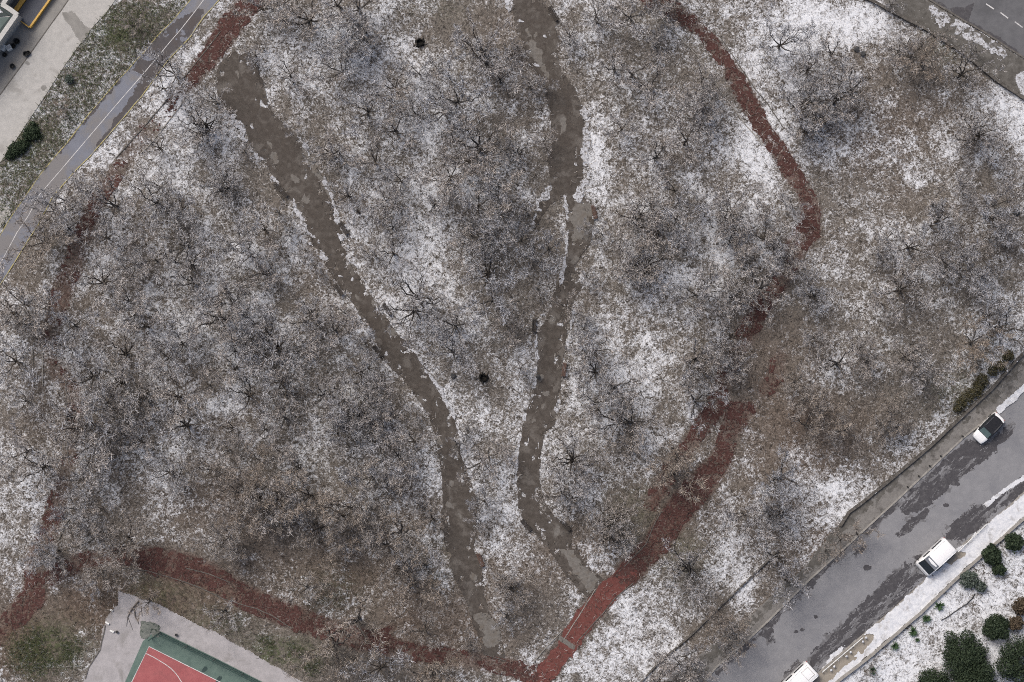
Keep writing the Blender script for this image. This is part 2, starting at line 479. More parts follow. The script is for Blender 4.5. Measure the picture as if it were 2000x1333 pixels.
M['frame'] = plain('pale_roof_frame', (0.42, 0.42, 0.41), 0.6, var=0.08)
M['teal_dark'] = plain('dark_teal_glass', (0.012, 0.03, 0.032), 0.2, var=0.1)
M['teal'] = plain('green_glass', (0.075, 0.115, 0.11), 0.2, var=0.15, scale=1.0)
M['tarp'] = speckle('grey_green_tarpaulin', (0.11, 0.125, 0.115), (0.19, 0.20, 0.185), 2.0, 0.8, c2=(0.03, 0.045, 0.035), s2=1.4, th=(0.55, 0.65))
M['stone'] = speckle('dark_stone', (0.035, 0.036, 0.04), (0.075, 0.076, 0.08), 4.0, 0.9)

# ------------------------------------------------------------------ the ground
SNOWBLOBS = [ # photograph px, py, rx, ry, amount
 (1640,30,150,60,.30),(1430,280,90,70,.13),(1545,110,70,60,.20),(1620,960,85,65,.32),(400,250,95,85,.22),(310,330,80,50,.12),
 (1165,330,20,110,.26),(835,290,30,140,.20),(820,520,60,90,.16),(1990,215,70,70,.32),(1440,1130,45,70,.28),(1190,1290,110,60,.22),
 (640,150,110,120,.06),(1330,420,130,60,.12),(1700,300,150,60,.14),(1290,560,90,50,.14),(340,600,120,100,.08),(1240,740,80,60,.14),
 (60,960,60,60,.08),(980,1010,40,50,.18),(1010,740,30,60,.12),(330,190,30,60,.18),(1770,610,90,50,.10),(110,380,40,60,.10),
 (1500,1280,30,30,.1),(720,780,60,40,.04),(1480,330,60,80,.16),(800,180,50,60,.12),
 (880,30,90,45,-.22),(1780,150,110,85,-.16),(470,980,130,70,-.08),(640,1110,140,80,-.12),(800,1180,140,70,-.13),(1330,960,100,100,-.20),
 (1600,830,90,70,-.20),(320,1200,160,70,-.36),(930,470,50,70,-.10),(1060,440,36,80,-.20),(1240,1020,70,70,-.20),(1060,1180,90,70,-.20),
 (100,1250,140,70,-.26),(60,500,40,60,-.16),(1860,640,110,60,-.10),(1760,800,80,60,-.14),(1580,170,70,60,-.08),(720,320,100,70,-.06),
 (1360,1060,70,60,-.12),(200,830,90,90,-.05),(1130,220,50,60,-.08),(640,1290,150,50,-.34),(270,60,60,40,-.30),(1560,620,110,90,-.08),
 (1480,750,80,90,-.12),(400,1120,150,60,-.22),(250,130,70,110,-.06),(1920,420,90,90,-.07)]
GREENBLOBS = [(232,52,40,34,1.0),(195,80,40,40,.5),(60,268,40,40,.6),(90,1262,80,50,.75),(560,1272,70,26,1.0),(430,1215,60,30,.5),(840,10,60,30,.2),
 (1880,770,60,40,.5),(1960,700,50,40,.3),(640,1160,80,50,.3),(1250,1010,60,60,.25),(1850,80,40,40,.4),(1330,1090,60,50,.3),(860,1100,60,50,.2),(30,330,40,40,.4),(300,1160,80,40,.4)]
BROWNBLOBS = [(30,1265,90,70,1.1),(230,1200,110,60,1.0),(380,1150,160,60,.8),(700,1140,200,100,.6),(860,1250,160,70,.6),(1350,950,110,110,.5),(1600,850,120,80,.7),
 (1500,720,110,120,.5),(100,700,120,250,.25),(450,990,140,70,.6),(1690,200,200,120,.3),(1150,1080,120,80,.5),(200,450,60,120,.3),(1650,1060,90,40,.5),(1420,1290,80,60,.7)]

def blobs(px, py, L):
    s = np.zeros_like(px)
    for (a, b, rx, ry, k) in L:
        s += k * np.exp(-(((px - a) / rx) ** 2 + ((py - b) / ry) ** 2))
    return s
SE_LINE = WP([(1560, 1400), (1633, 1327), (1699, 1276), (1793, 1195), (1883, 1108), (2000, 1006), (2200, 830)])
def ground_attrs(x, y):
    px = x * PPM + 1000; py = 666.5 - y * PPM
    s = 0.46 + blobs(px, py, SNOWBLOBS) + (fbm(x, y, 0.12, 3, 11) - .5) * 0.42 + (fbm(x, y, 0.5, 3, 47) - .5) * 0.30
    se = (px - 1633) * 0.66 + (py - 1327) * 0.75 > 0
    s = np.where(se & (px > 1500), 0.70 + (fbm(x, y, 0.6, 3, 19) - .5) * .3, s)
    g = np.clip(blobs(px, py, GREENBLOBS) * (0.5 + fbm(x, y, .4, 3, 5)), 0, 1)
    b = np.clip(blobs(px, py, BROWNBLOBS) * (0.45 + fbm(x, y, .3, 3, 31)) + np.clip(fbm(x, y, 0.09, 2, 71) - .5, 0, 1) * .8, 0, 1)
    return np.clip(s, 0.05, 0.80), g, b

# the sheets that lie on the ground need it slightly lower than themselves: micro relief stays below z = -0.02
def axis(lo, hi, res, far):
    a = np.arange(lo, hi + res / 2, res)
    ext = []; d = res * 3; v = hi
    while v < far:
        v += d; ext.append(v); d *= 1.5
    ext = np.array(ext)
    return np.concatenate([-(ext[::-1]), a, ext])
gx = axis(-66, 66, 0.22, 900); gy = axis(-45, 45, 0.22, 900)
GX, GY = np.meshgrid(gx, gy, indexing='ij')
GZ = -0.06 + (fbm(GX, GY, 1.1, 4, 9) - .5) * 0.07
nxv, nyv = GX.shape
a = (np.arange(nxv - 1)[:, None] * nyv + np.arange(nyv - 1)[None, :]).reshape(-1)
me = arr_mesh('ground', np.stack([GX.ravel(), GY.ravel(), GZ.ravel()], 1), np.stack([a, a + nyv, a + nyv + 1, a + 1], 1), M['floor'], True)
sA, gA, bA = ground_attrs(GX.ravel(), GY.ravel())
fattr(me, 'snow', sA); fattr(me, 'green', gA); fattr(me, 'brown', bA)
GROUND_ME = me; GROUND_RED = np.zeros(len(sA))
ground = obj('ground', me); tag(ground, kind='structure')

# ------------------------------------------------------------------ concrete yard, cycle road (upper left)
flat_poly('yard_paving', [(134, 0), (98, 50), (0, 186), (-70, 280), (-160, 330), (-300, -60), (160, -60)], 0.010, M['yard'])
flat_poly('concrete_road', [(175, -60), (134, 0), (0, 186), (-70, 280), (-90, 420), (0, 318), (13, 301), (50, 245), (84, 194), (124, 132), (158, 84), (176, 59), (205, 28), (222, 5), (260, -60)], 0.014, M['concrete'])
flat_poly('concrete_road', [(-60, 300), (0, 396), (12, 400), (22, 418), (0, 446), (-80, 560)], 0.014, M['concrete'])
strip('drain_gap', [(134, 0), (120, 20), (98, 50), (60, 104), (25, 152), (0, 186)], 0.14, 0.0, 0.020, M['kerbdark'], kind='structure')
poly_sheet('worn_concrete', [(120, 24), (140, 22), (176, 58), (162, 84), (152, 78), (140, 55), (125, 40)], 0.020, M['yard'], jit=0.25, seed=2)
for i, (x, y, r) in enumerate([(86, 172, .35), (53, 124, .3), (52, 122, .2)]):
    cpts = [(x + math.cos(t * .7) * r * 16, y + math.sin(t * .7) * r * 14) for t in range(9)]
    poly_sheet('damp_stain', cpts, 0.024 + .002 * i, M['yard'], res=0.08, jit=0.12, jf=2.5, seed=4 + i)

CY_L = [(372, 0), (334, 43), (309, 69), (281, 102), (230, 158), (173, 224), (133, 276), (79, 340), (52, 380), (26, 417), (0, 460)]
CY_R = [(428, 0), (398, 33), (370, 74), (329, 117), (276, 189), (224, 250), (189, 291), (147, 334), (102, 386), (74, 440), (43, 488), (0, 557)]
CY_L2 = [(425, -60)] + CY_L + [(-50, 540)]
CY_R2 = [(480, -60)] + CY_R + [(-50, 640)]
flat_poly('cycle_road', CY_L2 + CY_R2[::-1], 0.012, M['cycle'])
strip('yellow_edge_line', CY_L2, 0.10, 0.004, 0.019, M['lineyellow'], kind='structure', wob=0.03, step=1.2, seed=1)
strip('yellow_edge_line', CY_R2, 0.10, 0.004, 0.019, M['lineyellow'], kind='structure', wob=0.04, step=1.2, seed=2)
strip('white_centre_line', [(398, 0), (380, 24), (352, 59), (281, 143), (204, 232), (115, 337), (77, 381), (55, 422), (33, 455), (0, 516)], 0.075, 0.004, 0.021, M['linewhite'], kind='structure', wob=0.015, step=1.5, seed=3)
poly_sheet('wet_patch', [(385, 14), (398, 20), (392, 40), (368, 76), (330, 114), (280, 184), (262, 188), (262, 172), (272, 160), (280, 142), (252, 140), (275, 112), (300, 82), (312, 70), (345, 45)], 0.0165, M['wetcycle'], res=0.1, jit=0.5, jf=1.1, seed=8, kind='stuff',
           thin=lambda X, Y, d: fbm(X, Y, 0.75, 3, 63) < 0.68)
poly_sheet('wet_patch', [(262, 180), (280, 184), (225, 248), (190, 288), (186, 284), (222, 238)], 0.0179, M['wetcycle'], res=0.1, jit=0.30, jf=1.3, seed=12, kind='stuff')
poly_sheet('wet_patch', [(228, 160), (236, 158), (130, 284), (118, 300), (112, 300), (170, 232)], 0.0172, M['wetcycle'], res=0.1, jit=0.42, jf=1.6, seed=22, kind='stuff')

# ------------------------------------------------------------------ road, pavements and wall (lower right)
K_NW = [(1330, 1390), (1365, 1345), (1398, 1304), (1454, 1256), (1500, 1213), (1577, 1136), (1653, 1067), (1755, 974), (1839, 895), (1883, 854), (1934, 813), (2000, 754), (2090, 672)]
K_SE = [(1520, 1390), (1585, 1330), (1605, 1309), (1679, 1246), (1730, 1203), (1800, 1140), (1883, 1062), (1967, 993), (2000, 962), (2090, 880)]
SE_OUT = [(1560, 1390), (1633, 1327), (1699, 1276), (1793, 1195), (1883, 1108), (2000, 1006), (2090, 925)]
flat_poly('asphalt_road', K_NW + K_SE[::-1], 0.008, M['asphalt'])
NW_IN = [(1240, 1390), (1300, 1330), (1345, 1296), (1420, 1235), (1469, 1200), (1500, 1170), (1564, 1115), (1600, 1072), (1640, 1030), (1658, 1002), (1680, 986), (1747, 932), (1816, 874), (1934, 764), (2000, 690), (2090, 600)]
flat_poly('pavement', NW_IN + K_NW[::-1], 0.09, M['pave'])
strip('kerb', K_NW, 0.22, 0.0, 0.115, M['kerb'], kind='structure', step=1.5, wob=0.01)
flat_poly('pavement', K_SE + SE_OUT[::-1], 0.11, M['tan'])
strip('kerb', K_SE, 0.2, 0.0, 0.13, M['kerb'], kind='structure', step=1.5, wob=0.01)
snow_hole = [(1590, 1336), (1605, 1315), (1635, 1288), (1687, 1244), (1706, 1241), (1700, 1252), (1677, 1276), (1628, 1318), (1610, 1340)]
SH = WP(snow_hole); SH2 = WP([(1846, 1098), (1868, 1078), (1886, 1080), (1860, 1104)])
def hole_fn(X, Y):
    j = (fbm(X, Y, 1.0, 3, 70) - .5) * 1.2
    return (sdf(SH, X, Y) + j > 0) | (sdf(SH2, X, Y) + j * .5 > 0)
poly_sheet('snow', [(1596, 1332), (1680, 1248), (1729, 1204), (1799, 1139), (1882, 1062), (1967, 993), (2060, 908), (2060, 950), (2003, 1007), (1887, 1109), (1797, 1195), (1703, 1276), (1634, 1334)], 0.135, M['snow'], res=0.1, jit=0.35, jf=0.9, hole=hole_fn, seed=14, kind='stuff',
           zfun=lambda x, y: fbm(x, y, 1.8, 4, 3) * 0.10)
poly_sheet('snow', [(1945, 800), (2000, 748), (2050, 702), (2052, 712), (2000, 766), (1950, 810)], 0.12, M['snow'], res=0.1, jit=0.22, jf=1.2, seed=15, kind='stuff', zfun=lambda x, y: fbm(x, y, 1.8, 3, 3) * 0.06)
poly_sheet('snow', [(1616, 1290), (1632, 1272), (1650, 1262), (1640, 1276), (1607, 1306)], 0.03, M['snow'], res=0.1, jit=0.35, jf=1.6, seed=16, kind='stuff', zfun=lambda x, y: fbm(x, y, 1.8, 3, 3) * 0.05)
poly_sheet('snow', [(1920, 985), (1955, 958), (2000, 928), (2002, 936), (1958, 966), (1928, 990)], 0.03, M['snow'], res=0.1, jit=0.18, jf=1.6, seed=17, kind='stuff', zfun=lambda x, y: fbm(x, y, 1.8, 3, 3) * 0.05)
WETS = [
 [(1396, 1312), (1454, 1260), (1500, 1217), (1577, 1140), (1653, 1071), (1755, 978), (1760, 982), (1660, 1076), (1582, 1148), (1506, 1224), (1458, 1268), (1402, 1320)],
 [(1488, 1226), (1535, 1182), (1580, 1138), (1650, 1072), (1670, 1066), (1700, 1058), (1690, 1076), (1640, 1092), (1600, 1122), (1560, 1166), (1520, 1202), (1508, 1225), (1512, 1250), (1498, 1262), (1490, 1244)],
 [(1755, 984), (1806, 937), (1857, 886), (1890, 864), (1934, 862), (1974, 823), (1982, 838), (1934, 892), (1898, 917), (1867, 945), (1832, 976), (1801, 1001), (1762, 1002)],
 [(1750, 1044), (1770, 1020), (1811, 990), (1818, 998), (1790, 1028), (1755, 1050)],
 [(1798, 1087), (1793, 1115), (1816, 1128), (1775, 1168), (1730, 1204), (1684, 1240), (1653, 1262), (1602, 1306), (1582, 1296), (1589, 1271), (1633, 1228), (1679, 1187), (1717, 1143), (1768, 1103)],
 [(1530, 1318), (1559, 1289), (1563, 1302), (1540, 1332)],
 [(1855, 1028), (1883, 1001), (1900, 985), (1960, 988), (1920, 1026), (1878, 1060), (1842, 1058), (1847, 1044)],
 [(1934, 981), (1954, 963), (2000, 932), (2040, 905), (2040, 922), (2000, 960), (1967, 992)]]
M['damp'] = speckle('damp_asphalt', (0.115, 0.114, 0.122), (0.150, 0.150, 0.160), 2.2, 0.6, c2=(0.17, 0.171, 0.183), s2=1.5, th=(0.5, 0.62), bump=0.1)
for i, w in enumerate(WETS):
    cxw = sum(p[0] for p in w) / len(w); cyw = sum(p[1] for p in w) / len(w)
    poly_sheet('damp_patch', w, 0.0088 + .0002 * i, M['damp'], res=0.12, jit=1.0, jf=1.3, seed=430 + i * 3, kind='stuff',
               thin=lambda X, Y, d: fbm((X * .73 + Y * .68) * .4, (Y * .73 - X * .68) * 2.0, 0.8, 5, 85, .75) < 0.58)
    poly_sheet('wet_patch', w, 0.0105 + .0008 * i, M['wet'], res=0.1, jit=0.75 if len(w) > 6 else 0.4, jf=1.5, seed=30 + i * 3, kind='stuff',
               thin=lambda X, Y, d: fbm((X * .73 + Y * .68) * .45, (Y * .73 - X * .68) * 1.9, 0.7, 6, 80, .8) < 0.555)
r_ = random.Random(4)
for i in range(16):
    t = r_.random(); k = r_.random()
    x = 1500 + 430 * t + 120 * k - 20; y = 1290 - 400 * t + 90 * k
    rr = r_.uniform(3, 7)
    poly_sheet('wet_patch', [(x + math.cos(q) * rr * 1.2, y + math.sin(q) * rr * .8) for q in np.arange(0, 6.2, .8)], 0.0165 + .0006 * i, M['wet'], res=0.09, jit=0.2, jf=1.5, seed=60 + i, kind='stuff')
# ------------------------------------------------------------------ road and verge (upper right)
flat_poly('asphalt_road', [(1760, -40), (1816, 0), (1883, 41), (1934, 71), (2000, 114), (2100, 185), (2100, -60)], 0.008, M['asphalt_tr'])
strip('kerb', [(1760, -40), (1816, 0), (1883, 41), (1934, 71), (2000, 114), (2060, 157)], 0.2, 0.0, 0.10, M['kerbdark'], kind='structure', step=1.2, wob=0.03)
poly_sheet('verge_paving', [(1712, -20), (1735, 16), (1809, 54), (1878, 97), (1946, 152), (2010, 196), (2060, 200), (2000, 118), (1934, 75), (1883, 45), (1810, 0), (1790, -20)], 0.010, M['vdirt'], jit=0.2, seed=40)
poly_sheet('snow', [(1808, 8), (1829, 13), (1862, 33), (1895, 47), (1919, 71), (1961, 92), (1966, 107), (1952, 119), (1919, 93), (1886, 75), (1845, 55), (1829, 64), (1825, 38)], 0.03, M['snow_dirty'], res=0.1, jit=0.5, jf=0.9, seed=41, kind='stuff', thin=lambda X, Y, d: fbm(X, Y, 1.6, 4, 9) < .53, zfun=lambda x, y: fbm(x, y, 1.8, 3, 3) * 0.05)
poly_sheet('snow', [(1985, 150), (2000, 140), (2040, 160), (2040, 200), (1995, 180)], 0.03, M['snow_dirty'], res=0.1, jit=0.5, jf=0.9, seed=43, kind='stuff')
poly_sheet('wet_patch', [(1822, 0), (1860, 16), (1873, 16), (1903, 6), (1899, 22), (1890, 42), (1935, 64), (2000, 106), (2000, 112), (1934, 70), (1883, 40), (1818, 0)], 0.0125, M['wet'], res=0.1, jit=0.35, jf=0.9, seed=45, kind='stuff')
for a_, b_ in [((1926, 8), (1941, 18)), ((1954, 25), (1969, 36)), ((1982, 43), (1997, 54)), ((1898, -10), (1912, -1))]:
    strip('white_lane_dash', [a_, b_], 0.14, 0.0, 0.014, M['linewhite'], kind='structure')

# ------------------------------------------------------------------ dirt paths
LP = [(418, 150), (425, 185), (440, 212), (462, 236), (476, 246), (486, 278), (505, 305), (520, 322), (533, 345), (564, 381), (589, 432), (628, 503), (655, 548), (689, 595), (730, 659), (745, 695), (762, 718), (806, 762), (839, 818), (857, 877), (862, 930), (864, 985), (860, 1018), (870, 1069), (882, 1115), (908, 1172), (921, 1206), (935, 1250), (942, 1276), (987, 1292), (984, 1258), (972, 1225), (950, 1185), (946, 1150), (941, 1115), (926, 1070), (930, 1030), (934, 999), (928, 961), (913, 923), (898, 884), (898, 838), (877, 803), (857, 762), (819, 703), (788, 665), (775, 651), (724, 575), (691, 524), (668, 480), (664, 440), (648, 400), (622, 345), (606, 312), (592, 285), (570, 255), (545, 232), (530, 215), (518, 180), (508, 145), (497, 118), (488, 100), (468, 108), (455, 96), (436, 116), (424, 128)]
RP = [(990, -30), (998, 0), (1001, 27), (1008, 60), (1019, 84), (1026, 114), (1037, 127), (1055, 150), (1067, 195), (1074, 230), (1079, 268), (1071, 306), (1074, 350), (1064, 381), (1048, 396), (1040, 440), (1046, 446), (1060, 420), (1074, 400), (1100, 384), (1105, 432), (1105, 483), (1097, 534), (1078, 585), (1069, 623), (1050, 650), (1051, 675), (1046, 737), (1041, 772), (1024, 813), (1015, 864), (1008, 941), (1013, 999), (1019, 1012), (1040, 1037), (1070, 1070), (1092, 1105), (1122, 1142), (1146, 1168), (1181, 1132), (1149, 1107), (1139, 1097), (1130, 1078), (1118, 1052), (1109, 1025), (1085, 1010), (1064, 985), (1055, 941), (1056, 890), (1062, 844), (1082, 833), (1088, 788), (1099, 711), (1105, 660), (1110, 623), (1122, 585), (1138, 560), (1122, 524), (1130, 506), (1150, 483), (1158, 457), (1162, 419), (1140, 385), (1128, 375), (1138, 345), (1141, 280), (1139, 217), (1125, 180), (1112, 162), (1097, 140), (1088, 108), (1100, 92), (1094, 72), (1084, 52), (1092, 46), (1076, 14), (1060, 6), (1055, 0), (1050, -30)]
mud_thin = lambda X, Y, d: (fbm(X, Y, 1.3, 4, 55) < 0.665) | (d > 1.1)
poly_sheet('dirt_path', LP, 0.004, M['mud'], res=0.1, jit=0.26, jf=0.9, seed=50, thin=mud_thin)
poly_sheet('dirt_path', RP, 0.004, M['mud'], res=0.1, jit=0.22, jf=0.9, seed=53, thin=mud_thin)
# paler dried mud, dark puddles of mud and lumps of left-over snow on the paths
poly_sheet('dried_mud', [(590, 285), (622, 330), (655, 378), (648, 392), (620, 350), (600, 320)], 0.010, M['mud_pale'], jit=0.4, seed=57, kind='stuff')
poly_sheet('dried_mud', [(1085, 1065), (1110, 1100), (1140, 1150), (1150, 1160), (1170, 1132), (1140, 1105), (1120, 1075)], 0.010, M['mud_pale'], jit=0.4, seed=58, kind='stuff')
poly_sheet('dried_mud', [(930, 1205), (950, 1195), (978, 1230), (982, 1256), (950, 1262)], 0.010, M['mud_pale'], jit=0.7, seed=59, kind='stuff')
poly_sheet('dried_mud', [(1118, 400), (1150, 395), (1156, 440), (1150, 470), (1120, 470)], 0.010, M['mud_pale'], jit=1.1, seed=61, kind='stuff')
poly_sheet('dried_mud', [(1030, 60), (1050, 95), (1075, 140), (1085, 170), (1070, 165), (1040, 110)], 0.010, M['mud_pale'], jit=0.7, seed=62, kind='stuff')
M['mud_dark'] = speckle('wet_brown_mud', (0.046, 0.038, 0.033), (0.072, 0.061, 0.053), 2.0, 0.7, c2=(0.095, 0.085, 0.077), s2=0.8, bump=0.6)
for k_, pl in enumerate([[(470, 130), (505, 160), (520, 215), (560, 260), (580, 300), (560, 330), (530, 290), (495, 240), (480, 190)], [(570, 345), (600, 350), (630, 400), (640, 450), (620, 450), (590, 390)], [(1015, 0), (1050, 0), (1062, 60), (1070, 120), (1110, 170), (1130, 230), (1125, 300), (1095, 290), (1085, 210), (1060, 140), (1030, 70)],
                         [(1090, 350), (1130, 345), (1125, 390), (1115, 430), (1108, 400)], [(700, 560), (740, 610), (790, 690), (770, 690), (720, 630)], [(1060, 680), (1095, 680), (1085, 780), (1060, 800), (1050, 760)], [(800, 720), (850, 790), (885, 880), (900, 960), (880, 960), (850, 830)]]):
    poly_sheet('wet_mud', pl, 0.0075, M['mud_dark'], res=.1, jit=.8, jf=.7, seed=300 + k_ * 4, kind='stuff', thin=lambda X, Y, d: fbm(X, Y, 1.1, 4, 18) < .60)
r_ = random.Random(12)
lumps = lumps_all = [(500, 195), (486, 232), (466, 246), (478, 262), (492, 248), (585, 325), (598, 345), (610, 385), (640, 395), (632, 470), (668, 498), (672, 524), (665, 540), (690, 560), (735, 600), (760, 645), (1018, 42), (1030, 78), (1048, 128), (1060, 148), (1064, 72), (1108, 345), (1123, 320), (1132, 340), (1125, 378), (1138, 395), (1103, 400), (1104, 440), (1105, 470), (1085, 630), (1095, 635), (1078, 660), (1060, 615), (1100, 730), (755, 690), (700, 640), (1062, 1036), (1106, 1037), (1096, 540), (1078, 555), (1050, 410), (610, 480), (688, 545)]
for i, (x, y) in enumerate(lumps[::2]):
    ang = r_.uniform(0, 3); a_ = r_.uniform(3, 7); b_ = r_.uniform(1.5, 3.2)
    pts = [(x + math.cos(t) * a_ * math.cos(ang) - math.sin(t) * b_ * math.sin(ang), y + math.cos(t) * a_ * math.sin(ang) + math.sin(t) * b_ * math.cos(ang)) for t in np.arange(0, 6.2, .7)]
    poly_sheet('snow_lump', pts, 0.014, M['snow_dirty'], res=0.08, jit=0.2, jf=2.2, seed=100 + i, kind='stuff', zfun=lambda vx, vy: fbm(vx, vy, 2.5, 3, 3) * 0.06)
# thin snow banked along the edges of the paths
def bank(name, pts, w, seed, th=0.52):
    P = WP(pts)
    def keep(X, Y):
        d = dist_line(P, X, Y)
        return (d + (fbm(X, Y, 1.2, 3, seed) - .5) * w * 1.6 < w * .5) & (fbm(X, Y, 0.5, 3, seed + 7) < th + .02)
    me = grid_sheet(name, P[:, 0].min() - 1, P[:, 0].max() + 1, P[:, 1].min() - 1, P[:, 1].max() + 1, 0.1, 0.012, keep, M['snow_dirty'], zfun=lambda vx, vy: fbm(vx, vy, 2.2, 3, 3) * 0.06)
    tag(obj(name, me), kind='stuff')
bank('snow_bank', [(1141, 215), (1144, 280), (1142, 345), (1130, 385)], 0.9, 1, .6)
bank('snow_bank', [(1103, 384), (1108, 432), (1107, 483), (1099, 534), (1094, 556)], 0.45, 2, .6)
bank('snow_bank', [(1076, 350), (1066, 381), (1050, 396), (1040, 440)], 0.7, 3)
bank('snow_bank', [(996, 0), (1000, 30), (1008, 64), (1022, 100), (1036, 128)], 0.8, 4, .6)
bank('snow_bank', [(1046, 655), (1049, 700), (1042, 770), (1023, 813), (1014, 864), (1006, 941)], 0.4, 5)
bank('snow_bank', [(440, 214), (470, 250), (486, 290), (510, 320), (530, 345), (555, 375), (590, 435), (630, 505)], 0.7, 6, .56)
bank('snow_bank', [(689, 600), (730, 662)], 0.35, 7, .6)
bank('snow_bank', [(819, 700), (857, 760), (880, 803), (900, 850), (916, 925), (930, 965)], 0.45, 8, .56)
bank('snow_bank', [(595, 285), (612, 312), (650, 390), (668, 470), (700, 530), (724, 570)], 0.5, 9, .5)
bank('snow_bank', [(1138, 530), (1138, 580), (1122, 600), (1112, 660), (1100, 720), (1088, 800)], 0.4, 10, .5)

for k_, pl in enumerate([[(1600, 1070), (1658, 1004), (1747, 934), (1816, 876), (1880, 818), (1895, 815), (1830, 872), (1760, 935), (1690, 995), (1640, 1050), (1600, 1085)], [(1900, 800), (1934, 768), (2000, 694), (2050, 640), (2060, 650), (2005, 715), (1950, 775), (1910, 806)], [(1300, 1345), (1345, 1298), (1469, 1202), (1564, 1117), (1600, 1075), (1625, 1080), (1560, 1140), (1480, 1215), (1400, 1290), (1350, 1345)]]):
    poly_sheet('verge_dirt', pl, 0.094 + .003 * k_, M['vdirt'], res=.1, jit=.7, jf=.9, seed=330 + k_ * 5, kind='stuff', thin=lambda X, Y, d: fbm(X, Y, 1.4, 4, 28) < .64)
r_ = random.Random(31)
for k_ in range(46):
    line_ = [(470, 150), (545, 300), (610, 420), (700, 570), (790, 690), (850, 790), (885, 900), (900, 1040), (920, 1150)] if k_ % 2 else [(1030, 30), (1080, 150), (1108, 250), (1112, 350), (1125, 440), (1100, 560), (1080, 680), (1062, 780), (1035, 900), (1040, 1000), (1090, 1060)]
    q_ = r_.random() * (len(line_) - 1.001); a_, b_ = line_[int(q_)], line_[int(q_) + 1]; f_ = q_ - int(q_)
    x_ = a_[0] + (b_[0] - a_[0]) * f_ + r_.uniform(-18, 18); y_ = a_[1] + (b_[1] - a_[1]) * f_
    ra, rb, an = r_.uniform(4, 14), r_.uniform(2, 6), r_.uniform(-1.3, -.8) if k_ % 2 == 0 else r_.uniform(.7, 1.3)
    pts = [(x_ + math.cos(t_) * ra * math.cos(an) - math.sin(t_) * rb * math.sin(an), y_ + math.cos(t_) * ra * math.sin(an) + math.sin(t_) * rb * math.cos(an)) for t_ in np.arange(0, 6.2, .7)]
    poly_sheet('dried_mud' if k_ % 3 else 'wet_mud', pl if False else pts, 0.0115 + .0001 * k_, M['mud_pale'] if k_ % 3 else M['mud_dark'], res=.09, jit=.35, jf=1.6, seed=500 + k_, kind='stuff')

# ------------------------------------------------------------------ red rubber tracks, mostly under snow and scrub
def track(pts, seed, m, z=0.006):
    P = WP([(p[0], p[1]) for p in pts]); vals = [(p[2], p[3]) for p in pts]
    def keep(X, Y):
        d, v = dist_line(P, X, Y, vals=vals)
        e = v[0] - d + (fbm(X, Y, 0.9, 4, seed) - .5) * 1.0
        n = fbm(X, Y, 0.55, 5, seed + 3, 0.75)
        return (e > 0) & ((n - .5) * 2.4 + .5 < v[1] - .09) & ((fbm(X, Y, 2.2, 4, seed + 9) < .60) | (v[1] > 1.0))
    global GROUND_RED
    d_, v_ = dist_line(P, GX.ravel(), GY.ravel(), vals=vals)
    GROUND_RED = np.maximum(GROUND_RED, np.clip((v_[0] * 1.1 - d_) / .8 + .3, 0, 1) * np.clip(v_[1] * 1.1, 0, 1) * (0.35 + 1.1 * fbm(GX.ravel(), GY.ravel(), .7, 3, seed)))
    me = grid_sheet('red_track', P[:, 0].min() - 3, P[:, 0].max() + 3, P[:, 1].min() - 3, P[:, 1].max() + 3, 0.1, z, keep, m)
    tag(obj('red_track', me), kind='structure')
track([(520, -20, 1.3, 0.80), (480, 15, 1.4, 0.70), (440, 65, 1.4, 0.95), (400, 122, 1.2, 0.95), (378, 150, 1.0, 0.85), (350, 185, 1.0, 0.45), (300, 240, 1.0, 0.23), (262, 290, 1.0, 0.40), (215, 352, 1.0, 0.62), (190, 395, 1.0, 0.54), (165, 450, 1.1, 0.50), (150, 500, 1.2, 0.54), (125, 560, 1.3, 0.61), (112, 600, 1.2, 0.58), (99, 640, 1.0, 0.40), (97, 700, .9, 0.40), (110, 730, 1.0, 0.29), (140, 752, .9, 0.58), (146, 790, .9, 0.61), (150, 864, .8, 0.40), (125, 925, .9, 0.40), (120, 950, 1.0, 0.40), (98, 1030, 1.2, 0.47), (66, 1100, 1.2, 0.43), (66, 1165, 1.4, 0.95), (15, 1222, 1.3, 0.62), (-40, 1270, 1.3, 0.60)], 201, M['red'])
track([(70, 1150, 1.0, .6), (110, 1118, 1.2, .55), (150, 1100, 1.2, .6), (217, 1088, 1.0, .6), (260, 1086, 1.2, .7), (340, 1104, 1.8, .95), (400, 1122, 1.6, .8), (450, 1150, 1.3, .6), (490, 1172, 1.4, .95), (540, 1193, 1.4, .95), (602, 1215, 1.4, .85), (650, 1232, 1.3, .7), (704, 1250, 1.3, .85), (740, 1254, 1.3, .9), (780, 1270, 1.2, .5), (850, 1280, 1.1, .35), (920, 1290, 1.0, .4), (985, 1302, 1.0, .75), (1040, 1318, 1.2, .7)], 211, M['red'], 0.009)
track([(742, 1252, .5, 1.0), (748, 1235, .45, 1.0), (768, 1226, .3, .8)], 214, M['red'], 0.012)
track([(1010, 1380, 1.3, 1.2), (1055, 1330, 1.15, 1.2), (1110, 1258, 1.2, 1.3), (1170, 1176, 1.35, 1.3), (1225, 1122, 1.25, 1.1)], 221, M['red_bright'], 0.006)
track([(1225, 1122, 1.5, 1.0), (1280, 1065, 1.5, 1.0), (1320, 1005, 1.7, .9), (1370, 945, 1.7, .8), (1405, 905, 1.3, .75), (1420, 860, 1.1, .7), (1440, 808, 1.5, .9), (1460, 798, 1.0, .6)], 223, M['red'], 0.009)
